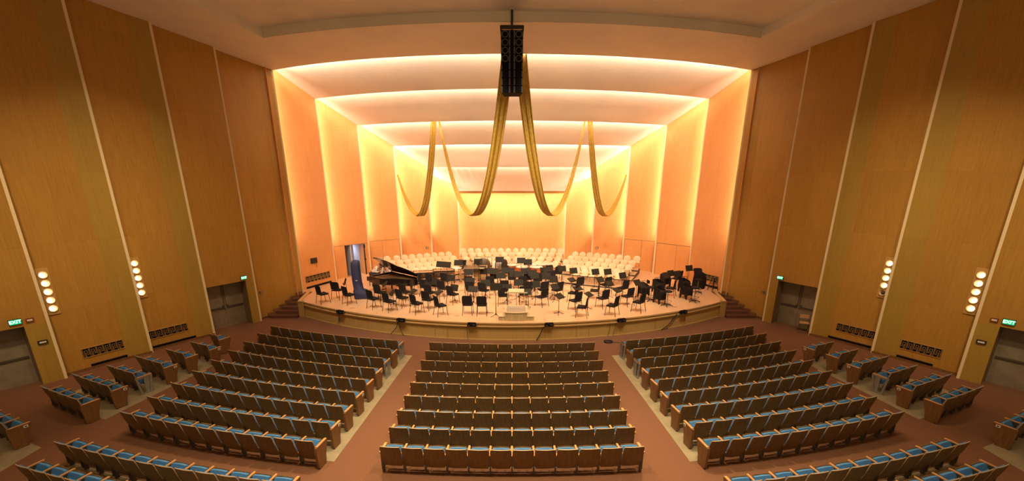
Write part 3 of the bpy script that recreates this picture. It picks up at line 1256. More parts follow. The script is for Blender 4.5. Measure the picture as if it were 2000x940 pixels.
# small blocks against the walls
SIDEROWS = {2: 1, 3: 2, 4: 2, 5: 3, 6: 3, 7: 4, 8: 4, 9: 4, 10: 3}
for s in (-1, 1):
    for i, cnt in SIDEROWS.items():
        if s > 0 and i == 2:
            continue
        R0 = ROWR[i]
        xi = {2: 12.15, 3: 11.85, 4: 12.25, 5: 12.4, 6: 12.75, 7: 12.8, 8: 12.95, 9: 13.75, 10: 13.9}[i]
        th0 = math.asin(xi / R0)
        for j in range(cnt):
            th = s * (th0 + (j + .5) * PW / R0)
            X, Y = seat_xy(R0, th)
            ie = (3 if i == 5 else (2 if i in (3, 5, 7, 9) else 1)) if j == 0 else 0
            if i == 6 and s < 0 and j == 0:
                ie = 2
            if i == 6 and s > 0 and j == 0:
                ie = 3
            if i == 5 and s > 0 and j == 0:
                ie = 2
            if i == 6 and s < 0:
                ie = 3 if j == 0 else 0
            if i == 5 and s < 0:
                ie = 2 if j == 0 else 0
            ends = (ie, 0) if s > 0 else (0, ie)
            arms = (0, 1) if s > 0 else (1, 0)
            theatre_seat(X, Y, th, 'blue theatre seat, %s from the aisle in short row %s by the %s wall' % (ORD[j + 1], ROWN[i], SIDE[s]) if cnt > 1 else
                         'single blue theatre seat by the left wall, nearest the stage doorway',
                         'theatre seats by the %s wall' % SIDE[s], ends=ends, arms=arms)
fo = far_verts.build('theatre_seating', [M['back_wood'], M['edge_wood'], M['blue'], M['arm_wood'], M['seat_metal'], M['grey_metal'], M['end_wood']], smooth=True, angle=35)
tag(fo, 'three curved rows of wooden backed theatre seats nearest the stage', 'theatre seats', 'front rows of theatre seats', kind='stuff')

# folding chair by the right doorway
fc = empty('folding_chair', on_z(1567, 648, 0), R_(155))
tag(fc, 'folding chair with orange plywood seat by the right doorway', 'chair')
mb = MB()
for sx in (-.2, .2):
    mb.tube([(sx, -.22, .80), (sx, -.14, .45), (sx, .22, .0)], .012)
    mb.tube([(sx * .92, .18, .45), (sx * .92, -.24, .0)], .012)
mb.tube([(-.2, .22, .03), (.2, .22, .03)], .01)
mb.tube([(-.18, -.22, .03), (.18, -.22, .03)], .01)
mb.build('frame', M['seat_metal'], fc)
mb = MB()
mb.box((0, .02, .46), (.40, .38, .02))
mb.build('seat', M['tan_plastic'], fc)
mb = MB()
mb.shell(lambda x, v: ((x, -.19 - .03 * v + x * x * .5, .62 + .18 * v), (0, 1, .1)), lambda v: .20, .012, 4, 2)
mb.build('backrest', M['tan_plastic'], fc, smooth=True)

# ================================================================== HANGING THINGS
# gold voile swags
def swag(p0, pm, p1, w0, wm, w1, label, twist=0):
    """hangs from p0 to p1 through a low point pm"""
    p0, pm, p1 = Vector(p0), Vector(pm), Vector(p1)
    K, Wn = 60, 14
    span0, span1 = (pm - p0), (p1 - pm)
    pts = []
    # two half curves meeting with a level tangent
    for i in range(K + 1):
        t = i / K
        q, a, sp_ = (1 - t / .5, p0, span0 * -1) if t <= .5 else ((t - .5) / .5, p1, span1)
        pts.append(Vector((pm.x + sp_.x * q, pm.y + sp_.y * q, pm.z + (a.z - pm.z) * q ** 2.05)))
    hdir = Vector((p1.x - p0.x, p1.y - p0.y, 0)).normalized()
    vs, fs = [], []
    for i, p in enumerate(pts):
        t = i / K
        a = pts[max(0, i - 1)]
        b = pts[min(K, i + 1)]
        tan = (b - a).normalized()
        side = Vector((-hdir.y, hdir.x, 0)) * math.cos(twist) + (tan.cross(Vector((-hdir.y, hdir.x, 0)))) * math.sin(twist)
        nn = tan.cross(side).normalized()
        w = (w0 + (wm - w0) * t / .5) if t < .5 else (wm + (w1 - wm) * (t - .5) / .5)
        for j in range(Wn + 1):
            u = 2 * j / Wn - 1
            fold = .035 * math.sin(u * 8 + 1.5 * math.sin(t * 5)) + .02 * math.sin(u * 17 + t * 7)
            vs.append(p + side * (u * w / 2) + nn * (fold * min(1, w * 2)) - Vector((0, 0, .0)))
    k = Wn + 1
    for i in range(K):
        for j in range(Wn):
            fs.append((i * k + j, i * k + j + 1, (i + 1) * k + j + 1, (i + 1) * k + j))
    mb = MB()
    mb.add(vs, fs)
    o = mb.build('gold_drape', M['drape'], smooth=True, angle=80)
    md = o.modifiers.new('thickness', 'SOLIDIFY')
    md.thickness = .012
    tag(o, label, 'drape', 'gold fabric swags under the stage ceiling')
    return o


z3 = LIPZ[2]
for s, sd in ((-1, 'left'), (1, 'right')):
    swag((.10 + s * .26, 21.75, LIPZ[0]), (s * 2.05, 24.6, 5.15), (s * 4.02, 27.45, z3 - .02), .62, .46, .12,
         'long inner gold swag hanging %s of the speaker column' % sd, twist=0)
    swag((s * 4.32, 27.5, z3 - .02), (s * 5.65, 28.6, 4.75), (s * 7.45, 31.35, 7.1), .34, .50, .10,
         'outer gold swag between the ceiling and the %s stage wall' % sd, twist=0)

# speaker column
sp = empty('line_array_speaker', (0, 18.72, 10.06))
tag(sp, 'tall black hanging column of eight loudspeaker cabinets above the stage', 'loudspeaker')
sp.scale = (1, 1, .945)
zt, angs = 12.30 - 10.1, [0, 1, 2, 3, 5, 7, 9, 11]
y = 0.0
z = 2.18
mb = MB()
mb.box((0, .12, 2.36), (.86, .10, .13))
mb.box((-.395, .12, 2.25), (.05, .4, .16))
mb.box((.395, .12, 2.25), (.05, .4, .16))
mb.box((0, .12, 2.28), (.10, .5, .10))
mb.box((0, .12, 2.20), (.74, .04, .03))
mb.build('rigging_frame', M['black'], sp)
mb = MB()
mb.tube([(0, .12, 2.4), (0, .12, 3.1)], .04, 8)
mb.build('hanging_pole', M['black'], sp)
mb = MB()
mb.tube([(.0, .12, 3.05), (.0, .12, 3.35)], .012, 6)
mb.build('hanging_cable', M['seat_metal'], sp)
for i in range(8):
    hh = .272
    a = R_(angs[i])
    T = Matrix.Translation((0, y, z)) @ Matrix.Rotation(-a * .6, 4, 'X')
    w = .80 - .006 * i
    mb = MB()
    mb.T = T
    mb.prism([(-w / 2, -.22), (w / 2, -.22), (w / 2 - .08, .28), (-w / 2 + .08, .28)], -hh + .006, 0)
    cb = mb.build('cabinet', M['speaker'], sp)
    mb = MB()
    mb.T = T
    mb.box((-w / 2 + .02, -.225, -hh / 2), (.03, .02, hh * .8))
    mb.box((w / 2 - .02, -.225, -hh / 2), (.03, .02, hh * .8))
    for sx in (-1, 1):
        mb.box((sx * .085, -.228, -hh / 2), (.055, .02, hh * .86), mi=0)
    mb.build('horn_grille', M['grille'], cb)
    if i < 4:
        for sx in (-1, 1):
            mb = MB()
            mb.T = T @ Matrix.Translation((sx * .245, -.222, -hh / 2)) @ Matrix.Rotation(R_(90), 4, 'X')
            mb.lathe([(.115, 0), (.118, .012), (.095, .012), (.085, -.02 + .022), (.045, -.005 + .01), (.03, .012), (.001, .016)], 20)
            dr = mb.build('driver', M['cone'], cb, smooth=True, angle=25)
            mb = MB()
            mb.T = T @ Matrix.Translation((sx * .245, -.236, -hh / 2)) @ Matrix.Rotation(R_(90), 4, 'X')
            mb.lathe([(.088, 0), (.088, .004), (.001, .004)], 20)
            mb.lathe([(.034, .004), (.03, .014), (.001, .018)], 12)
            mb.build('dust_cap', M['speaker'], dr)
    z -= hh * math.cos(a * .6)
    y += hh * math.sin(a * .6) * -.0

# ================================================================== STAGE FRONT FIXTURES
FL = [(663, 612), (782, 628), (921, 637), (1073, 637), (1215, 628), (1335, 611)]
FLN = ['leftmost', 'second from left', 'third from left', 'fourth from left', 'fifth from left', 'rightmost']
for (px, py), nm in zip(FL, FLN):
    p = on_z(px, py, .76)
    x = p.x
    y_ = front(x, .09)
    ang = math.atan2(x, SC_Y - y_)
    T = empty('stage_floodlight', (x, y_ - .02, .70), ang)
    tag(T, 'small black box on the stage front ledge, %s of six' % nm, 'stage light', 'black boxes on the stage ledge')
    mb = MB()
    mb.box((0, -.02, .075), (.38, .18, .14))
    mb.box((0, -.02, .15), (.33, .14, .02))
    mb.build('housing', M['speaker'], T)
    mb = MB()
    mb.box((.10, -.115, .09), (.12, .01, .03))
    mb.box((-.12, -.115, .05), (.05, .01, .05))
    mb.build('socket_panel', M['cone'], T)
    mb = MB()
    mb.box((.205, -.02, .07), (.04, .06, .06))
    mb.build('bracket', M['seat_metal'], T)


def face_y(x, z):
    return front(x, .04 if z < .65 else .12)


def cable(pix, label, r=.016):
    pts = []
    for (px, py, z) in pix:
        if z is None:
            p = on_z(px, py, .012)
        else:
            p = on_z(px, py, z)
            p = Vector((p.x, front(p.x, .11), z))
        pts.append(p)
    mb = MB()
    mb.tube(pts, r, 6)
    o = mb.build('power_cable', M['black'], smooth=True)
    tag(o, label, 'cable', 'black cables on the stage front')


cable([(776, 630, .74), (772, 638, .60), (768, 648, .40), (762, 656, .2), (755, 664, .03)], 'black cable drooping from the second ledge box on the left')
cable([(773, 638, .60), (776, 650, .35), (779, 662, .10), (781, 668, .03)], 'black cable falling straight below the second ledge box on the left')
cable([(656, 614, .74), (656, 622, .55), (655, 632, .3), (652, 643, .05)], 'thin cable below the leftmost ledge box', .009)
cable([(912, 637, .74), (911, 648, .5), (912, 660, .2), (913, 668, .03)], 'thin cable below the ledge box left of the podium', .009)
cable([(1066, 639, .74), (1060, 647, .55), (1054, 658, .25), (1048, 667, .03)], 'thick black cable slanting from the ledge box right of the podium', .022)
cable([(1325, 616, .72), (1318, 626, .5), (1308, 640, .2), (1298, 651, .03)], 'thick black cable slanting from the rightmost ledge box', .022)
cable([(1305, 644, .14), (1310, 648, .06), (1313, 652, .03)], 'short forked cable end near the rightmost ledge box')
cable([(1193, 634, .64), (1193, 648, .35), (1191, 664, .03)], 'thin grey cable running down the stage front right of centre', .009)
cable([(1204, 632, .66), (1203, 648, .35), (1202, 664, .03)], 'thin cable beside the fifth ledge box', .009)
mb = MB()
c = on_z(1188, 668, .03)
for k_ in range(3):
    mb.tube([(c.x + (.16 + .02 * k_) * math.cos(a), c.y + (.10 + .02 * k_) * math.sin(a), .02 + .02 * k_) for a in [2 * math.pi * q / 18 for q in range(18)]], .014, 5, closed=True)
o = mb.build('cable_coil', M['black'], smooth=True)
tag(o, 'coil of black cable on the carpet under the stage front', 'cable coil')
mb = MB()
pp = [on_z(a, b, .02) for a, b in ((1192, 668), (1215, 670), (1225, 667), (1240, 664))]
mb.tube(pp, .018, 5)
tag(mb.build('power_cable', M['black'], smooth=True), 'black cable lying along the carpet right of the coil', 'cable')

# ================================================================== PODIUM
pc = on_z(1008, 628, STAGE_Z)
pd = empty('conductor_podium', (pc.x, pc.y, STAGE_Z))
tag(pd, 'cream conductor podium with side steps, curved front and safety rail', 'podium')
PWd = 1.02


def pod_poly(hw, d0, d1, curve):
    P = []
    for i in range(9):
        x = -hw + 2 * hw * i / 8
        P.append((x, d0 - curve * (1 - (x / hw) ** 2)))
    P += [(hw, d1), (-hw, d1)]
    return P


mb = MB()
mb.prism(pod_poly(.50, .08, 1.15, .08), 0, .38)
mb.build('platform', M['podium_side'], pd)
mb = MB()
mb.prism(pod_poly(.53, .06, 1.18, .08), .38, .415)
mb.build('top_edge', M['podium'], pd)
mb = MB()
mb.prism(pod_poly(.44, .16, 1.05, .06), .415, .42)
mb.build('carpet_pad', M['podium_carpet'], pd)
for sx in (-1, 1):
    mb = MB()
    a, b = sx * .50, sx * .80
    mb.prism([(min(a, b), .10), (max(a, b), .10), (max(a, b), .75), (min(a, b), .75)], 0, .185)
    st_ = mb.build('side_step', M['podium_side'], pd)
    mb = MB()
    mb.prism([(min(a, b), .08), (max(a, b) + (.02 if sx > 0 else 0), .08), (max(a, b) + (.02 if sx > 0 else 0), .76), (min(a, b), .76)], .185, .205)
    mb.build('step_tread', M['podium'], st_)
mb = MB()
for sx in (-.37, .37):
    mb.tube([(sx, .22, .41), (sx, .22, 1.27)], .012)
for sx in (-.37, .37):
    mb.tube([(sx, .22, 1.0), (sx, .22, 1.02)], .012)
mb.build('rail_post', M['podium'], pd)
mb = MB()
mb.box((0, .22, 1.29), (1.02, .05, .05))
mb.build('rail_bar', M['podium'], pd)
cs = empty('conductor_stand', (pc.x + .02, pc.y + 1.42, STAGE_Z))
tag(cs, 'wide pale conductor music desk behind the podium rail', 'music stand')
mb = MB()
mb.box((0, 0, 1.06), (.74, .42, .03), rx=R_(12))
mb.build('desk', M['podium'], cs)
mb = MB()
mb.tube([(0, 0, .03), (0, 0, 1.05)], .02)
mb.build('pole', M['chrome'], cs)
mb = MB()
mb.lathe([(.20, 0), (.20, .02), (.05, .035), (.02, .05)], 16)
mb.build('base', M['black'], cs)


# ================================================================== ORCHESTRA CHAIRS
def make_orch_chair():
    r = empty('orchestra_chair')
    def rr(v):
        return .228 if v < .8 else .228 - .06 * ((v - .8) / .2) ** 2.2
    mb = MB()
    mb.shell(lambda x, v: ((x, -.20 - .055 * v + x * x * .5, .50 + .37 * v), (0, 1, .14)), rr, .035, 6, 8)
    mb.build('backrest', M['black_cloth'], r, smooth=True)
    mb = MB()
    mb.shell(lambda x, v: ((x, -.21 + .41 * v, .445 - .02 * math.sin(v * 3.1) + x * x * .15), (0, 0, 1)), lambda v: .205 + .025 * v, .05, 4, 5)
    mb.build('seat', M['black_cloth'], r, smooth=True)
    for sx in (-1, 1):
        mb = MB()
        mb.tube([(sx * .205, .20, .42), (sx * .235, .25, .0)], .0125)
        mb.build('leg', M['black_tube'], r)
        mb = MB()
        mb.tube([(sx * .20, -.19, .42), (sx * .225, -.27, .0)], .0125)
        mb.build('leg', M['black_tube'], r)
    mb = MB()
    for sx in (-1, 1):
        mb.tube([(sx * .205, .20, .415), (sx * .20, -.19, .415), (sx * .20, -.21, .56)], .012)
    mb.tube([(-.205, .19, .415), (.205, .19, .415)], .012)
    mb.build('seat_frame', M['black_tube'], r)
    return r


CH = [  # pixel of the middle of the feet, facing (degrees; 0 = to the right, 90 = away from the hall)
    (632, 592, 30), (661, 584, 78), (683, 594, 30), (731, 602, 32), (744, 589, 62), (762, 607.6, 30), (787, 600, 42),
    (793, 588, 38), (815, 612, 26), (837, 604, 62), (861, 616, 14), (841, 589, 45), (885, 593, 42), (867, 581, 62),
    (914, 614, 88), (941.5, 615, 90), (919.5, 583, 82), (945, 585, 65), (982, 596, 90), (985, 580, 92),
    (1023, 593, 90), (1030, 583, 95), (1058, 598, 150), (1060, 583, 125), (1088, 584, 150), (1129, 573, 112),
    (1119, 590, 172), (1123, 606, 146), (1136, 619, 176), (1176, 601, 142), (1160, 585, 180), (1195, 616, 162),
    (1224, 597, 142), (1246, 609, 156), (1215, 580, 142), (1182, 573, 118),
    (820, 565, 75), (832, 578, 70), (853, 575, 68), (872, 564, 64), (843, 566, 66),
    (917, 571, 84), (958, 571, 88), (965, 559, 90), (1000, 561, 90), (1030, 561, 92), (1020, 571, 92),
    (1050, 564, 100), (1074, 560, 104), (1088, 549, 105), (1071, 547, 100), (945, 549, 88)]
proto = make_orch_chair()
note(proto)
CHS = sorted([(a, b, c) for a, b, c in CH])
left = [q for q in CHS if q[0] < 985]
right = [q for q in CHS if q[0] >= 985]
chair_at = []


def facing(c):
    return 'facing right' if c < 55 else ('turned away' if c <= 100 else ('turned away and left' if c < 130 else 'facing left'))


# keep at least half a metre between neighbours
def settle(lst, dmin):
    P = [on_z(a, b, STAGE_Z) for a, b, c in lst]
    for it in range(60):
        for i in range(len(P)):
            for j in range(i):
                d = P[i] - P[j]
                L = d.length
                if 1e-4 < L < dmin:
                    w = d / L * (dmin - L) * .5
                    P[i] += w
                    P[j] -= w
    return P


allc = left + right
PP = settle(allc, .62)
for idx, ((a, b, c), p) in enumerate(zip(allc, PP)):
    if idx < len(left):
        k = idx + 1
        lab = 'black chair %s, %s from left among chairs left of podium' % (facing(c), ORD[k])
    else:
        k = len(allc) - idx
        lab = 'black chair %s, %s from right among chairs right of podium' % (facing(c), ORD[k])
    c += 21 if c < 42 else 12 if c < 62 else (-19 if c > 138 and c < 175 else -12 if c > 118 else 0)
    rz = R_(c - 90)
    o = proto if idx == 0 else dup(proto, (0, 0, 0), 0)
    o.location = (p.x, p.y, STAGE_Z)
    o.rotation_euler = (0, 0, rz)
    o.scale = (1.04, 1.04, 1.12)
    tag(o, lab, 'chair', 'black orchestra chairs')


# ================================================================== MUSIC STANDS
def make_stand(H, tilt, name='music_stand'):
    r = empty(name)
    mb = MB()
    T = Matrix.Translation((0, 0, H)) @ Matrix.Rotation(R_(-tilt), 4, 'X')
    mb.T = T
    mb.box((0, 0, .0), (.50, .012, .34))
    mb.box((0, -.03, -.17), (.50, .07, .012))
    mb.build('desk', M['desk_metal'], r)
    mb = MB()
    mb.tube([(0, .03, .10), (0, .03, H - .02)], [.016, .012], 6)
    mb.build('pole', M['black_tube'], r)
    mb = MB()
    for k in range(3):
        a = R_(90 + 120 * k)
        mb.tube([(0, .03, .14), (.14 * math.cos(a), .03 + .14 * math.sin(a), .055), (.27 * math.cos(a), .03 + .27 * math.sin(a), .012)], .012)
    mb.lathe([(.03, .08), (.03, .16), (.015, .17)], 8, c=(0, .03, 0))
    mb.build('tripod_base', M['black_tube'], r)
    return r


# pixel of the middle of the desk, desk height above the floor, direction the desk faces (towards its player), kind
ST = [(674, 550, .90, 205, 0), (736, 556, .80, 215, 1), (752, 553, .85, 200, 1), (766, 571, .72, 210, 1), (807, 571, .75, 215, 2), (857, 573, .75, 215, 2),
      (850, 549, .85, 240, 0), (836, 557, .80, 235, 0), (860, 518, 1.35, 250, 0), (895, 515, 1.15, 265, 0), (903, 513, 1.2, 255, 0),
      (873, 519, 1.35, 250, 0), (881, 543, .9, 245, 0), (887, 562, .8, 240, 0),
      (934, 511, 1.3, 270, 0), (918, 549, .9, 268, 0), (916, 533, .95, 268, 0), (924, 563, .85, 262, 1), (948, 551, .85, 270, 0),
      (954, 529, 1.0, 270, 0), (964, 530, 1.0, 268, 0), (978, 540, .95, 270, 0), (976, 505.5, 1.45, 270, 0),
      (990, 560, .85, 275, 0), (997, 529, 1.0, 272, 0), (988, 528, 1.0, 270, 0),
      (1004, 537, .95, 272, 0), (1013, 538, .95, 272, 0), (1013, 552, .9, 272, 0), (1028, 571, .78, 272, 1),
      (1018, 509, 1.4, 270, 0), (1031, 512, 1.3, 274, 0), (1027, 530, 1.0, 275, 0), (1040, 534, .98, 278, 0),
      (1044, 540, .95, 280, 0), (1046, 554, .85, 282, 0), (1063, 528, 1.0, 285, 0), (1068, 529, 1.0, 288, 0), (1072, 527, 1.0, 288, 0),
      (1067, 541, .95, 285, 0), (1081, 547, .95, 292, 0), (1084, 562, .75, 305, 1),
      (1098, 525, 1.0, 290, 0), (1120, 529, 1.0, 292, 0), (1117, 545, .85, 310, 2), (1150, 577, .75, 322, 2), (1128, 565, .75, 300, 2),
      (1163, 531, 1.0, 295, 0), (1187, 531, 1.0, 292, 0), (1216, 540, .95, 300, 0), (1172, 546, .9, 305, 1), (1205, 568, .78, 320, 2),
      (1191, 552, .85, 305, 1), (1310, 534, 1.0, 300, 0), (1323, 535, 1.0, 295, 0), (1245, 552, .9, 305, 1), (1254, 557, .9, 310, 1),
      (1300, 540, .95, 305, 1)]
stand_protos = {}
prot = {}
SS = sorted(ST)
ns = len(SS)
cidx = 0
for i, (px, py, H, deg, kind) in enumerate(SS):
    tilt = (22, 42, 62)[kind]
    Hq = round(H * 10) / 10
    key = (Hq, tilt)
    if key not in prot:
        prot[key] = make_stand(Hq, tilt)
        note(prot[key])
        o = prot[key]
    else:
        o = dup(prot[key], (0, 0, 0), 0)
    p = on_z(px, py, STAGE_Z + H)
    # desk plane faces local -Y: the player's side
    o.location = (p.x, p.y, STAGE_Z)
    o.rotation_euler = (0, 0, R_(deg + 90))
    side_txt = ('%s from the left among stands left of the podium' % ORD[i + 1]) if i < 30 else None
    tag(o, None, 'music stand', 'black music stands')
    o['_px'] = px
stands = [o for o in COL.objects if o.name.startswith('music_stand')]
lefts = sorted([o for o in stands if o['_px'] < 1000], key=lambda o: o['_px'])
rights = sorted([o for o in stands if o['_px'] >= 1000], key=lambda o: -o['_px'])
ORD += ['thirty-%s' % w for w in ('first', 'second', 'third', 'fourth', 'fifth', 'sixth')]
for k, o in enumerate(lefts):
    o['label'] = 'black music stand, %s from the left among stands left of the podium' % ORD[k + 1]
for k, o in enumerate(rights):
    o['label'] = 'black music stand, %s from the right among stands right of the podium' % ORD[k + 1]
for o in stands:
    del o['_px']
# single stands with a look of their own
for (px, py, H, deg, tilt, lab) in ((968.5, 619, 1.45, 268, 18, 'tall thin black music stand on the open floor left of the podium'),
                                    (1092, 615, .92, 320, 58, 'lone black music stand near the stage edge right of the podium')):
    r = make_stand(H, tilt)
    r.location = on_z(px, py, STAGE_Z)
    r.rotation_euler = (0, 0, R_(deg + 90))
    tag(r, lab, 'music stand')
p = on_y(1346, 524, 27.0)
r = make_stand(p.z - STAGE_Z, 20)
r.location = (p.x, p.y, STAGE_Z)
r.rotation_euler = (0, 0, R_(290 + 90))
tag(r, 'very tall black music stand among the bass stools at the right', 'music stand')


# ================================================================== CHOIR RISERS AND CHAIRS
def make_choir_chair():
    r = empty('choir_chair')

    def hw(v):
        t = max(0.0, 1 - (2 * v - 1) ** 2)
        return max(.02, .222 * math.sqrt(t))
    mb = MB()
    mb.shell(lambda x, v: ((x, -.17 - .10 * v + x * x * .7 + .03 * math.sin(v * 3.1), .42 + .375 * v), (0, 1, .28)), hw, .018, 6, 10)
    mb.build('backrest', M['cream'], r, smooth=True)
    mb = MB()
    mb.shell(lambda x, v: ((x, -.20 + .42 * v, .43 - .02 * math.sin(v * 3.1) + x * x * .3), (0, 0, 1)),
             lambda v: .13 + .09 * math.sin(.4 + v * 2.3), .022, 5, 6)
    mb.build('seat', M['cream'], r, smooth=True)
    for sx in (-1, 1):
        for sy in (-1, 1):
            mb = MB()
            mb.tube([(sx * .15, sy * .13, .415), (sx * .21, sy * .20, 0)], .010, 5)
            mb.build('leg', M['chrome'], r)
    return r


cproto = make_choir_chair()
note(cproto)
used = [0]


def choir_chair(x, y, z, rz, label, group):
    o = cproto if not used[0] else dup(cproto, (0, 0, 0), 0)
    used[0] += 1
    o.location = (x, y, z)
    o.rotation_euler = (0, 0, rz)
    tag(o, label, 'chair', group)


RN = ['top', 'second', 'third', 'fourth', 'lowest']
for s in (-1, 1):
    A, B = Vector((7.98, 29.7)), Vector((4.30, 31.4))
    u = (B - A).normalized()
    n = Vector((-u.y * 1.0, u.x))
    n = Vector((u.y, -u.x))
    if n.y > 0:
        n = -n
    yaw = math.atan2(n.y, n.x * s)
    L = (B - A).length
    nrow = 5 if s > 0 else 4
    root = empty('choir_riser', (s * 6, 29, STAGE_Z))
    tag(root, 'stepped %s choir riser with pale decks and black fronts' % SIDE[s], 'riser', 'choir risers')
    for j in range(nrow):
        z = STAGE_Z + (.40, .29, .19, .10, .0)[j]
        base = A + n * (1.0 * j)
        if j < 4:
            c = base + u * (L / 2) - n * .05
            mb = MB()
            ang = math.atan2(u.y, u.x * s)
            dpt = 1.0
            if j == 3 and s > 0:
                c = c + n * .45
                dpt = 1.9
            mb.T = Matrix.Translation((c.x * s - s * 6, c.y - 29, 0)) @ Matrix.Rotation(ang, 4, 'Z')
            mb.box((0, 0, (z - STAGE_Z) / 2 - .015), (L + .6, dpt + .02, z - STAGE_Z - .03))
            mb.build('riser_front', M['black'], root)
            mb = MB()
            mb.T = Matrix.Translation((c.x * s - s * 6, c.y - 29, 0)) @ Matrix.Rotation(ang, 4, 'Z')
            mb.box((0, 0, z - STAGE_Z - .016), (L + .65, dpt + .04, .03))
            mb.build('deck', M['deck'], root)
        cnt = 9 if j < 3 else (8 if j == 3 else 6)
        stg = 0 if j % 2 == 0 else .5
        sp_ = L / 8.0
        for k in range(cnt):
            t = (k + stg * .6 - (.3 if j in (1, 3) else 0)) * sp_
            if j == 0 and k == 0:
                t -= .12
            p = base + u * t
            if j == 4:
                p = base + u * (t + .2) - n * .1
                z = STAGE_Z + .10
            # numbered from the outer end
            choir_chair(p.x * s, p.y, z, yaw - math.pi / 2, 'cream round-backed choir chair, %s from outer end, %s row of the %s riser' % (ORD[k + 1], RN[j], SIDE[s]),
                        'choir chairs on the %s riser' % SIDE[s])
root = empty('choir_riser', (0, 31, STAGE_Z))
tag(root, 'stepped central choir riser against the back wall', 'riser', 'choir risers')
for j in range(4):
    z = STAGE_Z + (.40, .27, .13, .0)[j]
    yb = 32.8 - .92 * j
    if z > STAGE_Z + .01:
        mb = MB()
        mb.box((0, yb - 31.0, (z - STAGE_Z) / 2 - .015), ((7.5, 7.2, 6.6)[j], .92, z - STAGE_Z - .03))
        mb.build('riser_front', M['black'], root)
        mb = MB()
        mb.box((0, yb - 31.0, z - STAGE_Z - .016), ((7.5, 7.2, 6.6)[j], .94, .03))
        mb.build('deck', M['deck'], root)
    cnt = (14, 13, 12, 11)[j]
    hw_ = (3.5, 3.3, 3.1, 2.85)[j]
    for k in range(cnt):
        x = -hw_ + 2 * hw_ * k / (cnt - 1)
        choir_chair(x, yb, z, math.pi, 'cream round-backed choir chair, %s from the left, %s row of the central riser' % (ORD[k + 1], RN[j]),
                    'choir chairs on the central riser')

# ================================================================== GRAND PIANO
PA = -40
pz = STAGE_Z
piano = empty('grand_piano', (-7.42, 25.5, pz), R_(PA - 90))   # local +Y = towards the tail, +X = treble side
tag(piano, 'black grand piano with raised lid at the left of the stage', 'piano')
#   outline, seen from above; bass side at x = -.74
OUT = [(-.74, 0), (.74, 0), (.74, .95), (.70, 1.15), (.58, 1.35), (.40, 1.55), (.24, 1.78), (.12, 2.05), (.0, 2.32), (-.16, 2.50), (-.36, 2.58), (-.56, 2.54), (-.70, 2.40), (-.74, 2.2)]


def inset(P, d):
    c = Vector((-.1, 1.2))
    return [tuple(Vector(p) + (c - Vector(p)).normalized() * d) for p in P]


mb = MB()
zb, zt = .62, .98
n_ = len(OUT)
inn = inset(OUT, .055)
vs = [(x, y, zb) for x, y in OUT] + [(x, y, zt) for x, y in OUT] + [(x, y, zt) for x, y in inn] + [(x, y, zt - .14) for x, y in inn]
fs = [tuple(range(n_))[::-1]]
for k in range(3):
    fs += [(k * n_ + i, k * n_ + (i + 1) % n_, (k + 1) * n_ + (i + 1) % n_, (k + 1) * n_ + i) for i in range(n_)]
mb.add(vs, fs)
mb.build('case', M['lacquer'], piano, smooth=True, angle=30)
mb = MB()
mb.add([(x, y, zt - .10) for x, y in inset(OUT, .05)], [tuple(range(n_))])
plate = mb.build('iron_plate', M['gold'], piano)
mb = MB()
for k in range(9):
    x = -.55 + .13 * k
    mb.box((x, 1.15 - .04 * k, zt - .085), (.03, 1.9 - .16 * k, .03))
mb.box((0, .32, zt - .08), (1.3, .10, .04))
mb.build('plate_ribs', M['gold'], plate)
mb = MB()
mb.box((0, -.13, .70), (1.48, .28, .06))
mb.box((-.70, -.12, .80), (.08, .26, .20))
mb.box((.70, -.12, .80), (.08, .26, .20))
mb.build('key_bed', M['lacquer'], piano)
mb = MB()
mb.box((0, -.15, .745), (1.22, .15, .02))
mb.build('keys', M['ivory'], piano)
for (x, y) in ((-.58, .15), (.58, .15), (-.36, 2.25)):
    mb = MB()
    mb.lathe([(.035, .06), (.045, .12), (.05, .3), (.075, .5), (.09, .62)], 10, c=(x, y, 0))
    leg = mb.build('leg', M['lacquer'], piano, smooth=True)
    mb = MB()
    mb.lathe([(.05, 0), (.055, .03), (.03, .07)], 10, c=(x, y, 0))
    mb.build('caster', M['gold'], leg)
mb = MB()
mb.box((0, .18, .10), (.26, .05, .04))
mb.tube([(-.07, .2, .10), (-.05, .25, .62)], .012)
mb.tube([(.07, .2, .10), (.05, .25, .62)], .012)
mb.build('pedal_lyre', M['lacquer'], piano)
mb = MB()
la = R_(38)
T = Matrix.Translation((-.74, 0, zt + .02)) @ Matrix.Rotation(-la, 4, 'Y') @ Matrix.Translation((.74, 0, 0))
mb.T = T
lo = [(x, y) for x, y in OUT]
lo[0], lo[1] = (-.74, .02), (.76, .02)
mb.prism(lo, 0, .03)
lid = mb.build('lid', M['lacquer'], piano)
mb = MB()
mb.T = T @ Matrix.Translation((0, .03, .035)) @ Matrix.Rotation(R_(0), 4, 'X')
mb.prism([(-.73, 0), (.75, 0), (.75, .42), (-.73, .42)], 0, .028)
mb.build('front_flap', M['lacquer'], lid)
mb = MB()
tp = T @ Vector((.60, .62, 0))
mb.tube([(.66, .75, zt - .06), tuple(tp)], .012)
mb.build('lid_prop', M['lacquer'], piano)

# piano bench
pb = empty('piano_bench', (-8.1, 26.7, STAGE_Z), R_(PA - 90))
tag(pb, 'low black bench behind the grand piano', 'bench')
mb = MB()
mb.box((0, 0, .47), (.75, .35, .09))
mb.build('seat', M['black_cloth'], pb)
for sx in (-.32, .32):
    for sy in (-.13, .13):
        mb = MB()
        mb.tube([(sx, sy, 0), (sx, sy, .44)], .02)
        mb.build('leg', M['black'], pb)

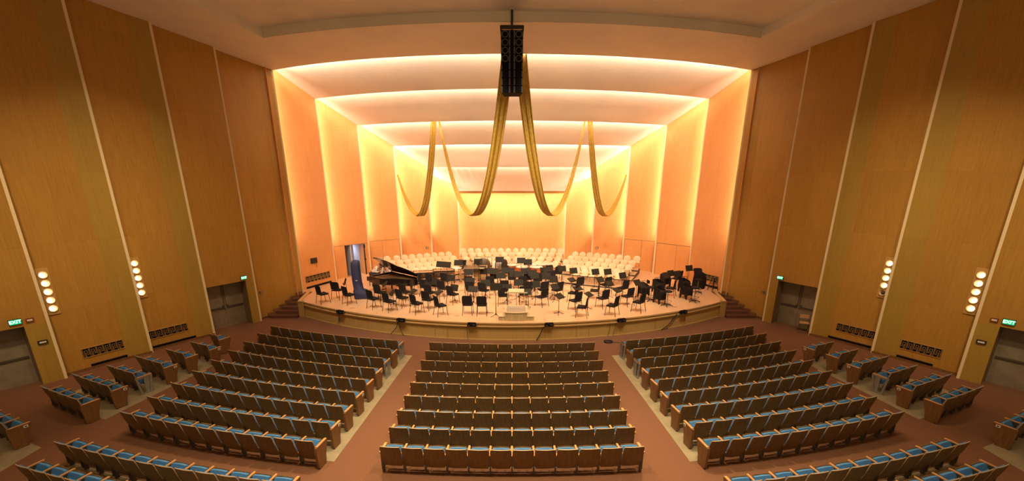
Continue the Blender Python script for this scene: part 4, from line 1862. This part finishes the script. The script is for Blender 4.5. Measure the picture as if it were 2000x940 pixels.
# tall instrument under a navy quilted cover, on a wheeled base
p = on_z(703, 583, STAGE_Z)
cv = empty('covered_instrument', (p.x, p.y + .12, STAGE_Z), R_(8))
tag(cv, 'tall instrument under a dark navy quilted cover by the open stage door', 'covered instrument')
mb = MB()
secs = [(.0, .44, .36, .10), (.18, .42, .36, .08), (.42, .37, .33, .02), (.5, .26, .25, -.05), (.9, .25, .24, -.08), (1.4, .25, .22, -.10), (1.75, .25, .20, -.10), (1.93, .24, .17, -.09), (2.02, .18, .12, -.06), (2.05, .10, .06, -.05)]
rings = []
NS = 20
vs, fs = [], []
for (z, a, b, ox) in secs:
    for j in range(NS):
        t = 2 * math.pi * j / NS
        c_, s_ = math.cos(t), math.sin(t)
        k = 1.0 + .05 * math.sin(5 * t + z * 3) * (1 if z < 1.9 else .3)
        vs.append((ox + a * .95 * k * math.copysign(abs(c_) ** .6, c_), b * .95 * k * math.copysign(abs(s_) ** .6, s_), z))
for i in range(len(secs) - 1):
    for j in range(NS):
        fs.append((i * NS + j, i * NS + (j + 1) % NS, (i + 1) * NS + (j + 1) % NS, (i + 1) * NS + j))
fs.append(tuple((len(secs) - 1) * NS + j for j in range(NS)))
fs.append(tuple(range(NS))[::-1])
mb.add(vs, fs)
mb.build('quilted_cover', M['navy'], cv, smooth=True, angle=60)
mb = MB()
mb.tube([(.12, -.22, .5), (.10, -.20, 1.2), (.09, -.17, 1.9)], .012)
mb.tube([(-.34, -.2, .3), (0, -.35, .28), (.34, -.26, .34)], .014)
mb.build('strap', M['black'], cv)
mb = MB()
mb.box((-.08, -.235, 1.0), (.10, .01, .03))
mb.build('white_tag', M['plate'], cv)


# ================================================================== PEOPLE behind the piano
def skin_body(name, joints, edges, radii, material, parent, root=0, sub=2):
    me = bpy.data.meshes.new(name)
    me.from_pydata([Vector(j) for j in joints], edges, [])
    o = bpy.data.objects.new(name, me)
    COL.objects.link(o)
    if parent:
        o.parent = parent
    md = o.modifiers.new('skin', 'SKIN')
    md.use_smooth_shade = True
    sv = me.skin_vertices[0].data
    for i, r in enumerate(radii):
        sv[i].radius = (r, r) if not isinstance(r, tuple) else r
        sv[i].use_root = (i == root)
    ms = o.modifiers.new('smooth', 'SUBSURF')
    ms.levels = sub
    ms.render_levels = sub
    me.materials.append(material)
    return o


def person(loc, rz, lean, label, shirt, hairm, sit=True, reach=.35):
    """seated or stooping figure; local +Y is forward"""
    root = empty('person', loc, rz)
    tag(root, label, 'person', 'people behind the piano')
    hz = .48 if sit else .92
    ca, sa = math.cos(lean), math.sin(lean)
    def up(d, x=0, f=0):      # a point d above the pelvis along the leaning back
        return (x, sa * d + f * ca, hz + ca * d - f * sa)
    J = [up(0), up(.22), up(.44), up(.56, f=.02), up(.66, f=.05), up(.78, f=.06)]
    Rr = [(.15, .12), (.14, .11), (.17, .11), .055, .085, .075]
    E = [(0, 1), (1, 2), (2, 3), (3, 4), (4, 5)]
    def addj(p, r, par):
        J.append(p)
        Rr.append(r)
        E.append((par, len(J) - 1))
        return len(J) - 1
    hands = []
    for s in (-1, 1):
        sh = addj(up(.50, s * .19), .055, 2)
        el = up(.28, s * .26, f=.14)
        e = addj(el, .042, sh)
        hd = (s * .20, el[1] + reach * .6, el[2] + .02)
        w = addj(hd, .028, e)
        pm_ = (hd[0], hd[1] + .08, hd[2] - .01)
        h = addj(pm_, (.038, .02), w)
        for q in range(4):
            ln = (.06, .075, .07, .052)[q]
            addj((pm_[0] + (q - 1.5) * .020, pm_[1] + ln, pm_[2] - .02), .009, h)
        addj((pm_[0] - s * .05, pm_[1] + .01, pm_[2] - .015), .011, h)
        hp = addj((s * .10, .0, hz - .02), .085, 0)
        if sit:
            kn = addj((s * .13, .44, hz - .01), .062, hp)
            an = addj((s * .13, .42, .09), .040, kn)
        else:
            kn = addj((s * .11, .04, .50), .062, hp)
            an = addj((s * .12, .0, .09), .040, kn)
        addj((s * .13, (.42 if sit else 0) + .15, .035), .035, an)
    skin_body('body', J, E, Rr, M['skin'], root)
    # clothing follows the body
    Sj = [up(-.03), up(.22), up(.46), up(.53)]
    Sr = [(.175, .145), (.165, .135), (.185, .13), (.075, .07)]
    Se = [(0, 1), (1, 2), (2, 3)]
    for s in (-1, 1):
        Sj.append(up(.50, s * .19)); Sr.append(.072); Se.append((2, len(Sj) - 1))
        el = up(.28, s * .26, f=.14)
        Sj.append(el); Sr.append(.058); Se.append((len(Sj) - 2, len(Sj) - 1))
        Sj.append((s * .205, el[1] + reach * .5, el[2] + .015)); Sr.append(.042); Se.append((len(Sj) - 2, len(Sj) - 1))
    skin_body('shirt', Sj, Se, Sr, shirt, root)
    Tj = [(0, 0, hz - .0)]
    Tr = [(.17, .13)]
    Te = []
    for s in (-1, 1):
        Tj.append((s * .10, .0, hz - .03)); Tr.append(.10); Te.append((0, len(Tj) - 1))
        Tj.append((s * .13, .44, hz - .01) if sit else (s * .11, .04, .50)); Tr.append(.078); Te.append((len(Tj) - 2, len(Tj) - 1))
        Tj.append((s * .13, .42 if sit else 0, .12)); Tr.append(.062); Te.append((len(Tj) - 2, len(Tj) - 1))
    skin_body('trousers', Tj, Te, Tr, M['trouser'], root)
    c = Vector(up(.765, f=.045))
    mb = MB()
    mb.T = Matrix.Translation(c) @ Matrix.Rotation(-lean, 4, 'X')
    mb.lathe([(.098, -.05), (.108, .0), (.10, .05), (.07, .095), (.001, .112)], 12)
    mb.build('hair', hairm, root, smooth=True)
    mb = MB()
    h = Vector(up(.70, f=.05))
    mb.T = Matrix.Translation(h) @ Matrix.Rotation(-lean, 4, 'X')
    mb.box((0, .095, .0), (.022, .03, .035))
    mb.box((0, .085, -.035), (.045, .01, .008))
    mb.box((-.085, .0, .0), (.015, .03, .05))
    mb.box((.085, .0, .0), (.015, .03, .05))
    mb.build('face_features', M['skin'], root)
    return root


p = on_y(733, 521, 28.2)
person((p.x - .12, 27.9, STAGE_Z), R_(-90), R_(42), 'person in white shirt leaning forward behind the piano, nearest the stage door', M['white_cloth'], M['hair'])
p = on_y(748, 511, 28.9)
person((p.x + .05, 28.75, STAGE_Z + .0), R_(120), R_(8), 'person in dark clothes sitting upright behind the piano lid', M['trouser'], M['grey_hair'])
p = on_y(760, 524, 28.0)
person((p.x, 27.75, STAGE_Z), R_(170), R_(38), 'person in white shirt bent over behind the piano, under the lid', M['white_cloth'], M['hair'])


# ================================================================== PERCUSSION
def timpano(px, py, rad, label):
    p = on_z(px, py, STAGE_Z + .84)
    r = empty('timpani', (p.x, p.y, STAGE_Z))
    tag(r, label, 'kettledrum', 'copper kettledrums')
    mb = MB()
    mb.lathe([(.08, .22), (rad * .6, .30), (rad * .92, .48), (rad, .70), (rad, .81)], 20)
    mb.build('bowl', M['copper'], r, smooth=True, angle=50)
    mb = MB()
    mb.lathe([(rad + .01, .80), (rad + .035, .81), (rad + .035, .84), (rad - .01, .845)], 20)
    mb.build('rim', M['chrome'], r, smooth=True)
    mb = MB()
    mb.lathe([(rad + .012, .846), (rad + .005, .853), (.001, .856)], 20)
    mb.build('drumhead', M['skin_head'], r)
    for k in range(3):
        a = R_(30 + 120 * k)
        mb = MB()
        mb.tube([(rad * math.cos(a), rad * math.sin(a), .75), (rad * .95 * math.cos(a), rad * .95 * math.sin(a), .3), (.25 * math.cos(a), .25 * math.sin(a), .12), (.3 * math.cos(a), .3 * math.sin(a), 0)], .018)
        mb.build('leg', M['black_tube'], r)


for (px, py, rad, lb) in ((1001, 517.5, .33, 'leftmost copper kettledrum right of the bass drum'), (1020, 521.5, .38, 'copper kettledrum in front, left of the two nearest'),
                          (1047, 521.5, .40, 'copper kettledrum in front, right of the two nearest'), (1040, 516.5, .31, 'copper kettledrum behind the two nearest ones'),
                          (1058, 516.8, .30, 'rightmost copper kettledrum, beside the low choir chairs')):
    timpano(px, py, rad, lb)


def mallet(px, py, L, rz, label, z=.85, top='bars', fr='black_tube'):
    p = on_z(px, py, STAGE_Z + z)
    r = empty('marimba', (p.x, p.y, STAGE_Z), R_(rz))
    tag(r, label, 'percussion instrument')
    mb = MB()
    nb = 26
    for k in range(nb):
        x = -L / 2 + L * (k + .5) / nb
        mb.box((x, -.12, z), (L / nb * .8, .44 - .2 * k / nb, .02))
        if k % 7 not in (2, 6):
            mb.box((x + L / nb / 2, .2, z + .02), (L / nb * .75, .32 - .12 * k / nb, .02))
    mb.build('tone_bars', M['bar_wood'] if top == 'bars' else M['silver'], r)
    mb = MB()
    for sy in (-.32, .34):
        mb.box((0, sy, z - .04), (L + .1, .03, .07))
    mb.box((-L / 2 - .05, 0, z - .04), (.04, .72, .10))
    mb.box((L / 2 + .05, 0, z - .04), (.04, .72, .10))
    mb.box((0, 0, .25), (L, .03, .05))
    mb.build('frame', M[fr], r)
    mb = MB()
    for k in range(18):
        x = -L / 2 + L * (k + .5) / 18
        hgt = .50 - .018 * k
        mb.tube([(x, -.1, z - .05), (x, -.1, z - .05 - hgt)], L / 18 * .4, 8)
    mb.build('resonators', M['black_tube'] if top == 'bars' else M['silver'], r)
    for sx in (-1, 1):
        for sy in (-1, 1):
            mb = MB()
            mb.tube([(sx * (L / 2 + .04), sy * .3, z - .06), (sx * (L / 2 + .04), sy * .3, .02)], .022)
            mb.build('leg', M['black_tube'], r)
    return r


mallet(827, 530.5, 1.08, 12, 'smaller marimba with pale bars in front of the left choir chairs')
mallet(866, 527, 1.15, 10, 'slightly longer marimba with pale bars left of the screens')
mallet(929, 521, 1.25, 0, 'silver vibraphone with pale frame in front of the gong', z=.92, top='silver', fr='podium')


def table(px, py, L, D, rz, label, z=.80, topm='skin_head'):
    p = on_z(px, py, STAGE_Z + z)
    r = empty('percussion_table', (p.x, p.y, STAGE_Z), R_(rz))
    tag(r, label, 'table')
    mb = MB()
    mb.box((0, 0, z), (L, D, .03))
    mb.build('tabletop', M[topm], r)
    for sx in (-1, 1):
        for sy in (-1, 1):
            mb = MB()
            mb.tube([(sx * (L / 2 - .04), sy * (D / 2 - .04), z - .01), (sx * (L / 2 - .04), sy * (D / 2 - .04), 0)], .02)
            mb.build('leg', M['bar_wood'], r)


table(904.5, 517, .42, .45, 5, 'small pale percussion table left of the vibraphone', z=.95)
table(893, 523.5, .5, .36, -10, 'small table covered with white sheets beside the marimba', z=.9, topm='paper')
table(1068, 515.5, .8, .35, -3, 'low black-legged table with white top right of the kettledrums', z=.8)

# gong in a frame
p = on_y(943.5, 518, 29.2)
g = empty('gong', (p.x, 29.2, STAGE_Z))
tag(g, 'large dark bronze gong hanging in a square black frame', 'gong')
mb = MB()
W2, Hh = .56, p.z - STAGE_Z + .52
mb.tube([(-W2, 0, .02), (-W2, 0, Hh), (W2, 0, Hh), (W2, 0, .02)], .022)
mb.tube([(-W2, -.28, .02), (-W2, .28, .02)], .022)
mb.tube([(W2, -.28, .02), (W2, .28, .02)], .022)
mb.build('frame', M['black_tube'], g)
mb = MB()
mb.T = Matrix.Translation((.02, 0, p.z - STAGE_Z)) @ Matrix.Rotation(R_(90), 4, 'X')
mb.lathe([(.001, .035), (.10, .035), (.14, .015), (.40, .0), (.44, -.02), (.46, -.09), (.45, -.09), (.42, -.03), (.001, -.01)], 28)
mb.build('bronze_disc', M['bronze'], g, smooth=True, angle=30)
mb = MB()
for sx in (-.2, .2):
    mb.tube([(sx + .02, 0, p.z - STAGE_Z + .38), (sx * .9, 0, Hh)], .006, 4)
mb.build('cord', M['paper'], g)

# bass drum
p = on_y(979, 518, 29.0)
bd = empty('bass_drum', (p.x, 29.0, STAGE_Z), R_(62))
tag(bd, 'silver bass drum on a stand right of the gong', 'drum')
mb = MB()
zz = p.z - STAGE_Z
mb.T = Matrix.Translation((0, 0, zz)) @ Matrix.Rotation(R_(90), 4, 'X')
mb.lathe([(.37, -.22), (.37, .22)], 24)
sh = mb.build('shell', M['silver'], bd, smooth=True, angle=40)
mb = MB()
mb.T = Matrix.Translation((0, 0, zz)) @ Matrix.Rotation(R_(90), 4, 'X')
mb.lathe([(.39, -.25), (.39, -.20), (.37, -.20)], 24)
mb.lathe([(.37, .20), (.39, .20), (.39, .25)], 24)
mb.build('hoop', M['black'], bd, smooth=True, angle=40)
mb = MB()
mb.box((0, 0, .03), (.7, .5, .04))
mb.tube([(-.33, 0, .05), (-.40, 0, zz)], .02)
mb.tube([(.33, 0, .05), (.40, 0, zz)], .02)
mb.build('stand', M['black_tube'], bd)

# clear acrylic sound screens
for (px, py, w, h, rz, y_, lb) in ((922, 561, .95, 1.30, 4, 0, 'large grey clear acrylic sound screen left of centre among the stands'),
                                   (939, 566, .75, .95, -3, 0, 'smaller clear acrylic sound screen in front of the large one'),
                                   (1222, 562, .36, .75, -25, 0, 'clear acrylic sound screen at the right, before the choir riser')):
    p = on_z(px, py, STAGE_Z)
    r = empty('sound_screen', (p.x, p.y, STAGE_Z), R_(rz))
    tag(r, lb, 'screen', 'acrylic sound screens')
    mb = MB()
    mb.box((0, 0, h * .62 + .3), (w, .008, h * .76))
    mb.build('panel', M['acrylic'], r)
    mb = MB()
    mb.tube([(0, .03, .02), (0, .03, h * .75)], .014)
    mb.tube([(-w * .35, .03, .02), (w * .35, .03, .02)], .014)
    mb.tube([(0, -.22, .02), (0, .28, .02)], .014)
    mb.build('stand', M['black_tube'], r)


# ================================================================== DOUBLE BASS CORNER
def bass_box(px, py, rz, h, label):
    p = on_z(px, py, STAGE_Z)
    r = empty('bass_stand', (p.x, p.y, STAGE_Z), R_(rz))
    tag(r, label, 'instrument stand', 'black carpeted instrument stands')
    w, d = .40, .52
    mb = MB()
    for sx in (-1, 1):
        P = [(-d / 2, 0), (-d / 2 + .08, 0), (-d / 2 + .14, .22), (d / 2 - .14, .22), (d / 2 - .08, 0), (d / 2, 0), (d / 2, h), (-d / 2 + .08, h - .10), (-d / 2, h - .22)]
        x0, x1 = sx * (w / 2 - .02), sx * (w / 2)
        vs = [(x0, y, z) for y, z in P] + [(x1, y, z) for y, z in P]
        n = len(P)
        mb.add(vs, [tuple(range(n)), tuple(range(n, 2 * n))[::-1]] + [(i, (i + 1) % n, n + (i + 1) % n, n + i) for i in range(n)])
    mb.box((0, d / 2 - .01, h / 2 + .12), (w - .04, .02, h - .24))
    mb.box((0, -d / 2 + .01, h / 2), (w - .04, .02, h - .44))
    mb.box((0, -.02, h - .22), (w - .04, d - .12, .02))
    mb.build('carpeted_box', M['black_cloth'], r)
    mb = MB()
    mb.tube([(-w / 2, .0, h - .12), (-w / 2, .06, h + .06), (-w / 2 + .06, .12, h + .10), (w / 2 - .06, .12, h + .10), (w / 2, .06, h + .06), (w / 2, .0, h - .12)], .016)
    mb.build('handle', M['black_tube'], r)
    mb = MB()
    mb.box((0, -d / 2 + .05, h - .25), (w * .8, .05, .05))
    mb.build('padding', M['black'], r)


for (px, py, rz, h, lb) in ((1256, 581, 24, .78, 'black carpeted instrument stand beside the leftmost swivel stool'),
                            (1287, 592, 24, .85, 'black carpeted instrument stand nearest the stage edge, with curved handle'),
                            (1284, 571, 24, .72, 'black carpeted instrument stand behind the one with the curved handle'),
                            (1298, 561, 22, .75, 'black instrument stand farthest back, below the pair of music stands'),
                            (1335, 570, 26, .75, 'black instrument stand in the middle of the bass corner'),
                            (1339, 583, 26, .78, 'black instrument stand beside the rightmost swivel stool')):
    bass_box(px, py, rz, h, lb)


def stool(px, py, H, rz, label, back=False):
    p = on_z(px, py, STAGE_Z)
    r = empty('swivel_stool', (p.x, p.y, STAGE_Z), R_(rz))
    tag(r, label, 'stool', 'black swivel stools')
    mb = MB()
    mb.lathe([(.12, H - .06), (.205, H - .045), (.215, H - .01), (.19, H + .015), (.001, H + .02)], 18)
    mb.build('seat', M['black_cloth'], r, smooth=True)
    mb = MB()
    mb.tube([(0, 0, .08), (0, 0, H - .05)], .025, 8)
    mb.build('gas_post', M['chrome'], r)
    mb = MB()
    mb.tube([(.22 * math.cos(a), .22 * math.sin(a), .26) for a in [2 * math.pi * q / 20 for q in range(20)]], .014, 6, closed=True)
    for q in range(3):
        a = q * 2.09
        mb.tube([(0, 0, .26), (.22 * math.cos(a), .22 * math.sin(a), .26)], .010, 5)
    mb.build('foot_ring', M['chrome'], r)
    for q in range(5):
        a = 2 * math.pi * q / 5 + .3
        mb = MB()
        mb.tube([(.02 * math.cos(a), .02 * math.sin(a), .10), (.29 * math.cos(a), .29 * math.sin(a), .05), (.30 * math.cos(a), .30 * math.sin(a), .0)], [.028, .018, .018], 6)
        mb.build('base_arm', M['black'], r)
    if back:
        mb = MB()
        mb.shell(lambda x, v: ((x, -.22 + x * x * .6, H + .20 + .17 * v), (0, 1, .1)), lambda v: .15 - .02 * (2 * v - 1) ** 4, .035, 5, 4)
        mb.build('backrest', M['black_cloth'], r, smooth=True)
        mb = MB()
        mb.tube([(0, -.10, H - .05), (0, -.25, H + .0), (0, -.25, H + .25)], .014)
        mb.build('back_bar', M['black_tube'], r)


stool(1270, 588, .76, -80, 'black swivel stool with small backrest, leftmost of the stools', True)
stool(1302, 598, .78, 20, 'black swivel stool with chrome foot ring nearest the stage edge')
stool(1355, 590, .78, 40, 'black swivel stool with chrome foot ring, rightmost of those in front')
stool(1361, 573, .78, 0, 'black swivel stool behind the rightmost one, before the dark heap', True)

# wooden four legged stool by the grille
p = on_z(1391, 565, STAGE_Z)
r = empty('bar_stool', (p.x - .12, p.y - .35, STAGE_Z), R_(15))
tag(r, 'tall black wooden four-legged stool by the right stage grille', 'stool')
mb = MB()
mb.lathe([(.001, .70), (.17, .71), (.18, .735), (.17, .76), (.001, .765)], 18)
mb.build('seat', M['black'], r, smooth=True)
for sx in (-1, 1):
    for sy in (-1, 1):
        mb = MB()
        mb.tube([(sx * .09, sy * .09, .72), (sx * .20, sy * .20, 0)], [.018, .022])
        mb.build('leg', M['black'], r)
mb = MB()
for z_, k in ((.24, .165), (.42, .14)):
    mb.tube([(-k, -k, z_), (k, -k, z_), (k, k, z_), (-k, k, z_)], .012, 5, closed=True)
mb.build('stretcher', M['black'], r)

# covered heap behind the stools
p = on_z(1368, 566, STAGE_Z)
r = empty('covered_equipment', (p.x, p.y + .3, STAGE_Z))
tag(r, 'heap of black soft-covered equipment leaning beside the right stage wall', 'covered equipment')
mb = MB()
vs, fs = [], []
NS = 16
prof = [(0, .36, .24), (.25, .40, .27), (.55, .38, .26), (.85, .33, .22), (1.0, .22, .18), (1.06, .26, .14), (1.14, .25, .12), (1.19, .18, .08)]
for (z, a, b) in prof:
    for j in range(NS):
        t = 2 * math.pi * j / NS
        k = 1 + .08 * math.sin(3 * t + 4 * z) + .05 * math.sin(7 * t - 5 * z)
        vs.append((a * k * math.cos(t) - .15 * z * (1 if z > .9 else .2), b * k * math.sin(t), z))
for i in range(len(prof) - 1):
    for j in range(NS):
        fs.append((i * NS + j, i * NS + (j + 1) % NS, (i + 1) * NS + (j + 1) % NS, (i + 1) * NS + j))
fs += [tuple((len(prof) - 1) * NS + j for j in range(NS)), tuple(range(NS))[::-1]]
mb.add(vs, fs)
mb.build('black_cover', M['black_cloth'], r, smooth=True, angle=70)

# brown backed chair and tall chair among them
for (px, py, c, lb, bm) in ((1308, 580, 150, 'brown-backed chair between the instrument stands in the bass corner', 'seat_metal'),
                            (1320, 560, 130, 'tall dark chair under the pair of music stands by the right stage wall', None)):
    o = dup(proto, on_z(px, py, STAGE_Z), R_(c - 90))
    tag(o, lb, 'chair', 'orchestra chairs in the bass corner')

# small floor plates let into the stage
for q, (px, py, lb) in enumerate(((688, 602, 'small floor plate in the stage floor at the far left'), (959, 611, 'round floor plate in the stage floor left of the podium'),
                                  (1119, 617, 'pale floor plate in the stage floor right of the podium'), (1318, 600, 'floor plate in the stage floor near the swivel stools'),
                                  (892, 617, 'faint floor plate in the stage floor beside the front chairs'))):
    p = on_z(px, py, STAGE_Z)
    mb = MB()
    mb.T = Matrix.Translation((p.x, p.y, STAGE_Z))
    mb.prism([(.14 * math.cos(a), .09 * math.sin(a)) for a in [2 * math.pi * k / 12 for k in range(12)]], .0, .006)
    tag(mb.build('floor_plate', M['bar_wood']), lb, 'floor plate', 'stage floor plates')

# light drips of daylight never reach this hall: nothing outside is built
bpy.context.view_layer.update()
